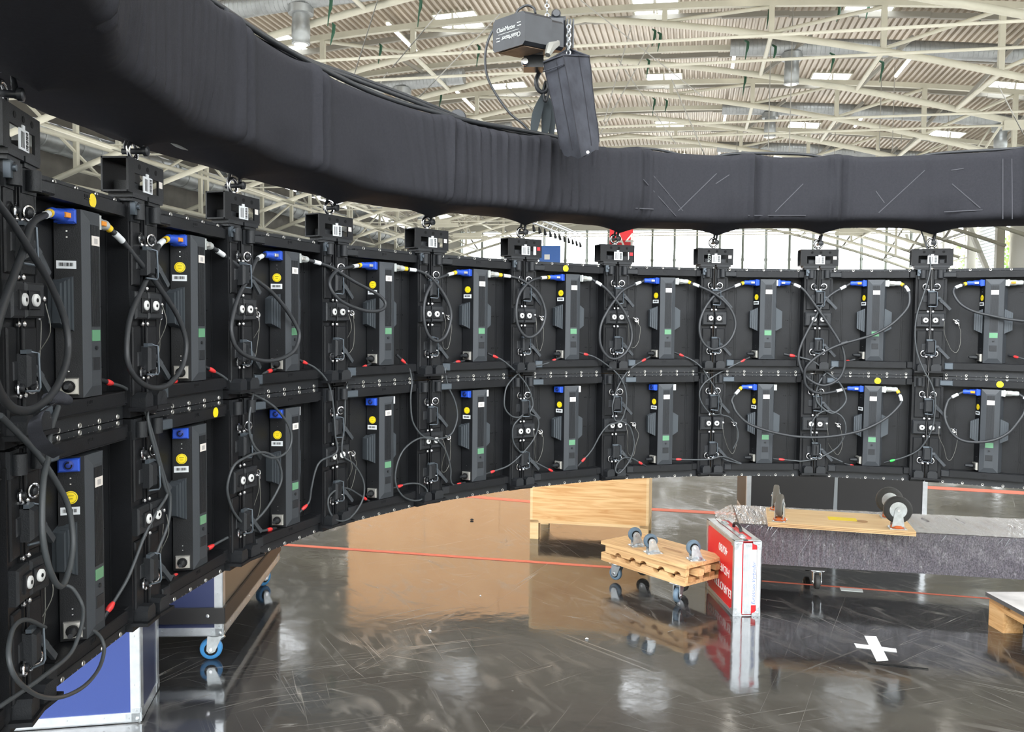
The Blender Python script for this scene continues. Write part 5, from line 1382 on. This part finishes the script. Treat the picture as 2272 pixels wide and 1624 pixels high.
# stack of wooden boards on casters in the middle
SZ = .118
f0 = G(1334, 1231, SZ+.03); f1 = G(1518, 1302, SZ); bR = G(1588, 1278, SZ+.02)
dv = (Vector((f1.x, f1.y, 0))-Vector((f0.x, f0.y, 0)))
t, L = frame_thing('slotted_dolly', 'wooden dolly with notched beams, wheels down, in the middle of the floor', 'dolly', Vector((f0.x, f0.y, 0)), Vector((f1.x, f1.y, 0)))
Wd = .31; rz = t.rotation_euler.z
def notched(name, mname, x0, x1, y0, y1, z0, z1, notches, topside, par):
    poly = []
    R_ = (z1-z0)*.42
    if topside: 
        poly = [(x0, z0), (x1, z0), (x1, z1)]
        for nx_ in sorted(notches, reverse=True): poly += [(nx_+R_*math.cos(q)*1.3, z1-R_*math.sin(q)) for q in [PI*i/6 for i in range(7)]]
        poly.append((x0, z1))
    else:
        poly = [(x0, z1), (x0, z0)]
        for nx_ in sorted(notches): poly += [(nx_-R_*math.cos(q)*1.3, z0+R_*math.sin(q)) for q in [PI*i/6 for i in range(7)]]
        poly += [(x1, z0), (x1, z1)]
    n = len(poly); g = MB(); vs = [(x, y0, z) for x, z in poly]+[(x, y1, z) for x, z in poly]
    bmx = bmesh.new(); bv = [bmx.verts.new(v) for v in vs]
    e1 = [bmx.edges.new((bv[i], bv[(i+1) % n])) for i in range(n)]; e2 = [bmx.edges.new((bv[n+i], bv[n+(i+1) % n])) for i in range(n)]
    for i in range(n): bmx.faces.new((bv[i], bv[n+i], bv[n+(i+1) % n], bv[(i+1) % n]))
    bmesh.ops.triangle_fill(bmx, edges=e1, use_beauty=True); bmesh.ops.triangle_fill(bmx, edges=e2, use_beauty=True)
    bmesh.ops.recalc_face_normals(bmx, faces=bmx.faces)
    me = bpy.data.meshes.new(name); bmx.to_mesh(me); bmx.free(); me.materials.append(M[mname])
    o = bpy.data.objects.new(name, me); col.objects.link(o); o.parent = par; return o
N_ = [L*k for k in (.16, .34, .47, .68, .86)]
notched('notched_beam', 'pine', 0, L, 0, .032, SZ, SZ+.048, N_, True, t)
notched('notched_beam', 'pine_dark', 0, L, Wd-.032, Wd, SZ, SZ+.048, N_, True, t)
notched('notched_beam', 'pine', .02, L+.0, .12, .15, SZ+.02, SZ+.052, N_, True, t)
MB().box(.01, L, .03, Wd-.03, SZ, SZ+.02).build('deck_board', M['pine'], t)
for y in (.03, .2, .28): MB().box(L-.09, L+.012-.01*(y > .1), y, y+.045, SZ+.02, SZ+.045).build('end_block', M['pine_dark'], t)
for x, y, yw in ((.09, .05, .15), (L-.08, .05, 1.9), (.12, Wd-.06, .4), (L-.17, Wd-.11, .2)):
    caster(t, Vector((x, y, SZ)), .040, -1, yw, M['wheel_bluegrey'] if y < .055 else M['wheel_dark'], wide=.026, brake=(x > .2 and y < .06))
TZ = SZ+.052
t2 = thing('slotted_dolly', 'wooden dolly lying upside down on the other one, wheels up, its board on top', 'dolly', Vector((f0.x, f0.y, TZ))+Vector((.006, -.0, 0)), rz)
L2 = L*1.0; hh = .052
notched('notched_beam', 'pine', .03, L2, -.004, .028, 0, .045, [v+.035 for v in N_], False, t2)
notched('notched_beam', 'pine_dark', .03, L2, Wd-.03, Wd, 0, .045, [v+.03 for v in N_], False, t2)
MB().box(.0, L2+.01, -.012, Wd+.01, .045, .064).build('deck_board', M['pine'], t2)
for y, hgt in ((.05, .03), (.13, .036), (.22, .03)): MB().box(L2-.07, L2+.04-.02*(y > .1), y, y+.05, .004, .004+hgt).build('end_block', M['pine_dark'] if y > .2 else M['pine'], t2)
g = MB(); g.box(L2*.50, L2*.72, Wd*.52, Wd*.60, .0635, .0648); g.build('hand_slot', M['pine_dark'], t2)
q0 = Matrix.Rotation(-rz, 4, 'Z')
def loc2(px, py):
    p = G(px, py, TZ+.064); return q0 @ (p-Vector(t2.location))
for px, py, yw in ((1414, 1211, 1.15), (1446, 1227, 1.15), (1549, 1243, 1.1)):
    p = loc2(px, py); p.z = .064
    p.x = min(max(p.x, .04), L2-.04); p.y = min(max(p.y, .04), Wd-.04)
    caster(t2, p, .040, 1, yw-rz*0, M['wheel_bluegrey'], wide=.028)

# red case with aluminium edges standing on its side
a = G(1627, 1366, 0); b = G(1685, 1367, 0); c = G(1567, 1301, 0)
ax_ = (b-a).normalized(); L = (b-a).length
t = thing('red_flight_case', 'red flight case with aluminium edges standing on its long side, printed upside down', 'case', a, math.atan2(ax_.y, ax_.x))
q0 = Matrix.Rotation(-t.rotation_euler.z, 4, 'Z'); cl = q0 @ (c-a)
Ln = cl.length; H = .39
sh = cl.x/cl.y if cl.y else 0
# square the case up: rotate so that the long side runs towards c and the end face turns to the camera
lx = (c-a).normalized(); t.rotation_euler = (0, 0, math.atan2(lx.y, lx.x)-PI/2); L = .135; Ln = min(Ln, .62)
W2 = L
tk = .006
MB().box(.001, .007, .01, Ln-.01, .01, H-.01).build('side_panel', M['case_red'], t); MB().box(W2-.007, W2-.001, .01, Ln-.01, .01, H-.01).build('side_panel', M['case_red'], t)
MB().box(.01, W2-.01, .001, .007, .01, H-.01).build('end_panel', M['case_red'], t); MB().box(.01, W2-.01, Ln-.007, Ln-.001, .01, H-.01).build('end_panel', M['case_red'], t)
MB().box(.01, W2-.01, .01, Ln-.01, H-.008, H-.002).build('top_panel', M['case_red'], t); MB().box(.01, W2-.01, .01, Ln-.01, .002, .008).build('bottom_panel', M['case_red'], t)
def rail(x0, x1, y0, y1, z0, z1, m=None): return MB().box(x0, x1, y0, y1, z0, z1).build('edge_profile', m or M['alu'], t)
tw = .020; e = .004
for x0, x1 in ((-e, W2*.285), (W2*.86, W2+e)): rail(x0, x1, -e, 0, 0.01, H-.01); rail(x0, x1, Ln, Ln+e, .01, H-.01)
g = MB(); g.box(W2*.33, W2*.665, -e, 0, .01, H-.01)
for xx in (.36, .42, .48, .54, .58): g.box(W2*xx, W2*xx+.002, -e-.0012, -e, .01, H-.01)
g.build('centre_profile', M['alu'], t)
for y0, y1 in ((-e, tw), (Ln-tw, Ln+e)):
    rail(-e, 0, y0, y1, .01, H-.01); rail(W2, W2+e, y0, y1, .01, H-.01)
for z0, z1 in ((-.0, tw), (H-tw, H)):
    rail(-e, 0, .0, Ln, z0, z1); rail(W2, W2+e, 0, Ln, z0, z1)
rail(0, W2*.28, 0, Ln, H-.001, H+.003); rail(W2*.34, W2*.52, 0, Ln, H-.001, H+.003); rail(W2*.80, W2, 0, Ln, H-.001, H+.003)
rail(0, W2, 0, .02, H-.001, H+.003); rail(0, W2, 0, Ln, 0, .003)
for x in (0, W2):
    sx = 1 if x == 0 else -1
    for y in (0, Ln):
        sy = 1 if y == 0 else -1
        for z in (0, H):
            sz = 1 if z == 0 else -1
            g = MB(); g.ball((x+sx*.010, y+sy*.010, z+sz*.013), .0175, 12)
            g.prism([(0, 0), (.046, 0), (.044, .012), (.026, .018), (.02, .038), (.006, .044), (0, .04)], -.0015, 0, Matrix.Translation((x-sx*e, y-sy*e, z+sz*.002)) @ Matrix.Diagonal((sx, sy, sz, 1)))
            g.box(*sorted((x-sx*(e+.001), x)), *sorted((y-sy*e, y+sy*.04)), *sorted((z, z+sz*.03)))
            g.box(*sorted((x, x+sx*.04)), *sorted((y-sy*e, y+sy*.04)), *sorted((z+sz*.0, z-sz*.004)) if sz < 0 else (0, .003))
            for dx, dz in ((.03, .009), (.012, .032)): g.lathe((x+sx*dx, y-sy*(e+.0015), z+sz*dz), (0, -sy, 0), [(0, .003), (.0015, .002)], 8)
            g.build('ball_corner', M['zinc'], t)
for z in (.012, H-.03):
    g = MB(); g.box(W2*.42, W2*.66, -e-.002, -e, z, z+.018)
    for xx in (.46, .54, .62): g.lathe((W2*xx, -e-.002, z+.009), (0, -1, 0), [(0, .003), (.0015, .002)], 8)
    g.build('hinge', M['zinc'], t)
lb = MB().box(W2*.66, W2*.85, -.0035, -.0005, .055, .345).build('paper_strip', M['white'], t, label='white paper strip with blue handwriting')
mb_ = mat('blue_ink', (.03, .1, .4), .6)
text_mesh('Eurotruss Verbinder', .026, mb_, 'handwriting', lb, Matrix.Translation((W2*.755, -.0042, .17)) @ Matrix.Rotation(PI/2, 4, 'X') @ Matrix.Rotation(PI/2, 4, 'Z'), width=.225, ext=.0002, shear=.25)
FMx = Matrix(((0, 0, -1, 0), (-1, 0, 0, 0), (0, 1, 0, 0), (0, 0, 0, 1)))       # faces -x, letters read along -y
for txt, z, wd, yc in (('40/80', H*.765, .15, Ln*.40), ('HD/FD 34', H*.50, .30, Ln*.47), ('EUROTRUSS', H*.245, .40, Ln*.50)):
    text_mesh(txt, .062, M['sign_white'], 'lettering', t, Matrix.Translation((-.0002, yc, z)) @ FMx @ Matrix.Rotation(PI, 4, 'Z'), width=wd, ext=.0006)
hd = MB().tube(catmull([(W2*.66, Ln*.36, H+.004), (W2*.66, Ln*.38, H+.022), (W2*.66, Ln*.45, H+.032), (W2*.66, Ln*.52, H+.032), (W2*.66, Ln*.59, H+.022), (W2*.66, Ln*.61, H+.004)], 5), .0085, 10).build('carry_handle', M['black2'], t)
for y in (.2, .8):
    g = MB(); g.box(W2*.30, W2*.62, Ln*y-.035, Ln*y+.035, H+.003, H+.006); g.torus((W2*.46, Ln*y, H+.008), (0, 0, 1), .014, .002, 14, 5); g.box(W2*.42, W2*.5, Ln*y-.02, Ln*y+.02, H+.006, H+.01)
    g.build('butterfly_latch', M['zinc'], t)

# pallet with a board at the right edge
PZ = .144
a = G(2193, 1386, 0); b = G(2340, 1404, 0)
dirx = (G(2272, 1352, PZ+.02)-G(2196, 1312, PZ+.02)); dirx.z = 0; 
t = thing('pallet', 'wooden pallet at the right edge of the picture', 'pallet', a, math.atan2(dirx.y, dirx.x))
for x in (0, .34, .68):
    for y in (0, .33, .66): MB().box(x, x+.12, y, y+.10, .0, .10).build('block', M['ply'] if (x, y) == (0, 0) else M['pine'], t)
for y in (0, .33, .66): MB().box(0, .8, y, y+.1, .1, .122).build('stringer_board', M['ply'], t)
for x in (0, .17, .34, .51, .68): MB().box(x, x+.12, 0, .76, .122, PZ).build('deck_board', M['pine'], t)
bd = thing('grey_board', 'flat pale grey board lying on the pallet', 'board', a+Vector((0, 0, PZ)), t.rotation_euler.z)
M['greyboard'] = mat('scuffed_grey_board', (.5, .48, .46), .3, noise=.35, nscale=6)
MB().box(-.012, .82, -.012, .78, .001, .021).build('board', M['greyboard'], bd)
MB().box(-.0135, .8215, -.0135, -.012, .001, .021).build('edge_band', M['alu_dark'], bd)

# tape cross, floor lines, small litter
t = thing('tape_cross', 'white tape cross stuck on the black floor', 'tape', G(1942, 1440, .0))
o_ = Vector(t.location)
def strip(pts, z0, z1, name, m, par=None, o_=Vector((0, 0, 0))):
    q = [G(x, y, 0)-o_ for x, y in pts]; g = MB(); k = len(q)
    g.add([Vector((p.x, p.y, z1)) for p in q]+[Vector((p.x, p.y, z0)) for p in q], [tuple(range(k)), tuple(range(2*k-1, k-1, -1))]+[(i, k+i, k+(i+1) % k, (i+1) % k) for i in range(k)])
    return g.build(name, m, par)
strip([(1918, 1411), (1944, 1412), (1971, 1465), (1945, 1467)], 0, .001, 'tape_strip', M['tape_white'], t, o_)
strip([(1895, 1428), (1988, 1440), (1990, 1448), (1900, 1437)], .001, .002, 'tape_strip', M['tape_white'], t, o_)
tag(strip([(622, 1206), (1372, 1258), (1372, 1262), (620, 1210)], .0005, .0025, 'floor_line', M['line_red']), 'thin red chalk line crossing the floor from the wall to the wooden dollies', 'line')
tag(strip([(1690, 1288), (2262, 1332), (2262, 1334), (1690, 1290)], .0005, .002, 'floor_line', M['line_red']), 'thin red line on the floor in front of the wrapped block', 'line')
tag(strip([(820, 1080), (1240, 1116), (1660, 1139), (1660, 1145), (1240, 1121), (820, 1085)], .0005, .002, 'floor_line', M['line_red']), 'broad red tape line beyond the crate', 'line')
tag(strip([(2050, 1078), (2300, 1092), (2300, 1099), (2050, 1084)], .0005, .002, 'floor_line', M['line_red']), 'broad red tape line right of the black case', 'line')
tag(strip([(1863, 1304), (1913, 1308), (1915, 1314), (1866, 1310)], .0, .003, 'grey_strip', M['grey_plug']), 'short pale strip lying on the thin red line', 'strip')
for k, (x, y, s, m_, lab) in enumerate(((954, 1401, .006, 'white', 'tiny white peg lying on the open floor'), (1302, 1419, .007, 'white', 'white crumb on the floor left of the red case'), (1047, 1155, .012, 'black2', 'small dark scrap on the reflected tan floor'), (1066, 1322, .004, 'white', 'white speck near the middle of the floor'))):
    p = G(x, y, 0); g = MB()
    g.tube([Vector((-s, 0, s*.5)), Vector((0, s*.3, s*.7)), Vector((s, -s*.2, s*.5))], [s*.4, s*.6, s*.4], 6)
    if s > .01: g.tube([Vector((0, -s, s*.5)), Vector((0, s, s*.5))], s*.4, 6)
    tag(g.build('litter', M[m_], None, p), lab, 'litter')
tag(MB().tube([G(1925, 1470, .003), G(1990, 1476, .003), G(2060, 1484, .003)], .0025, 5).build('dropped_strip', M['hole']), 'thin dark strip on the floor right of the tape cross', 'strip')
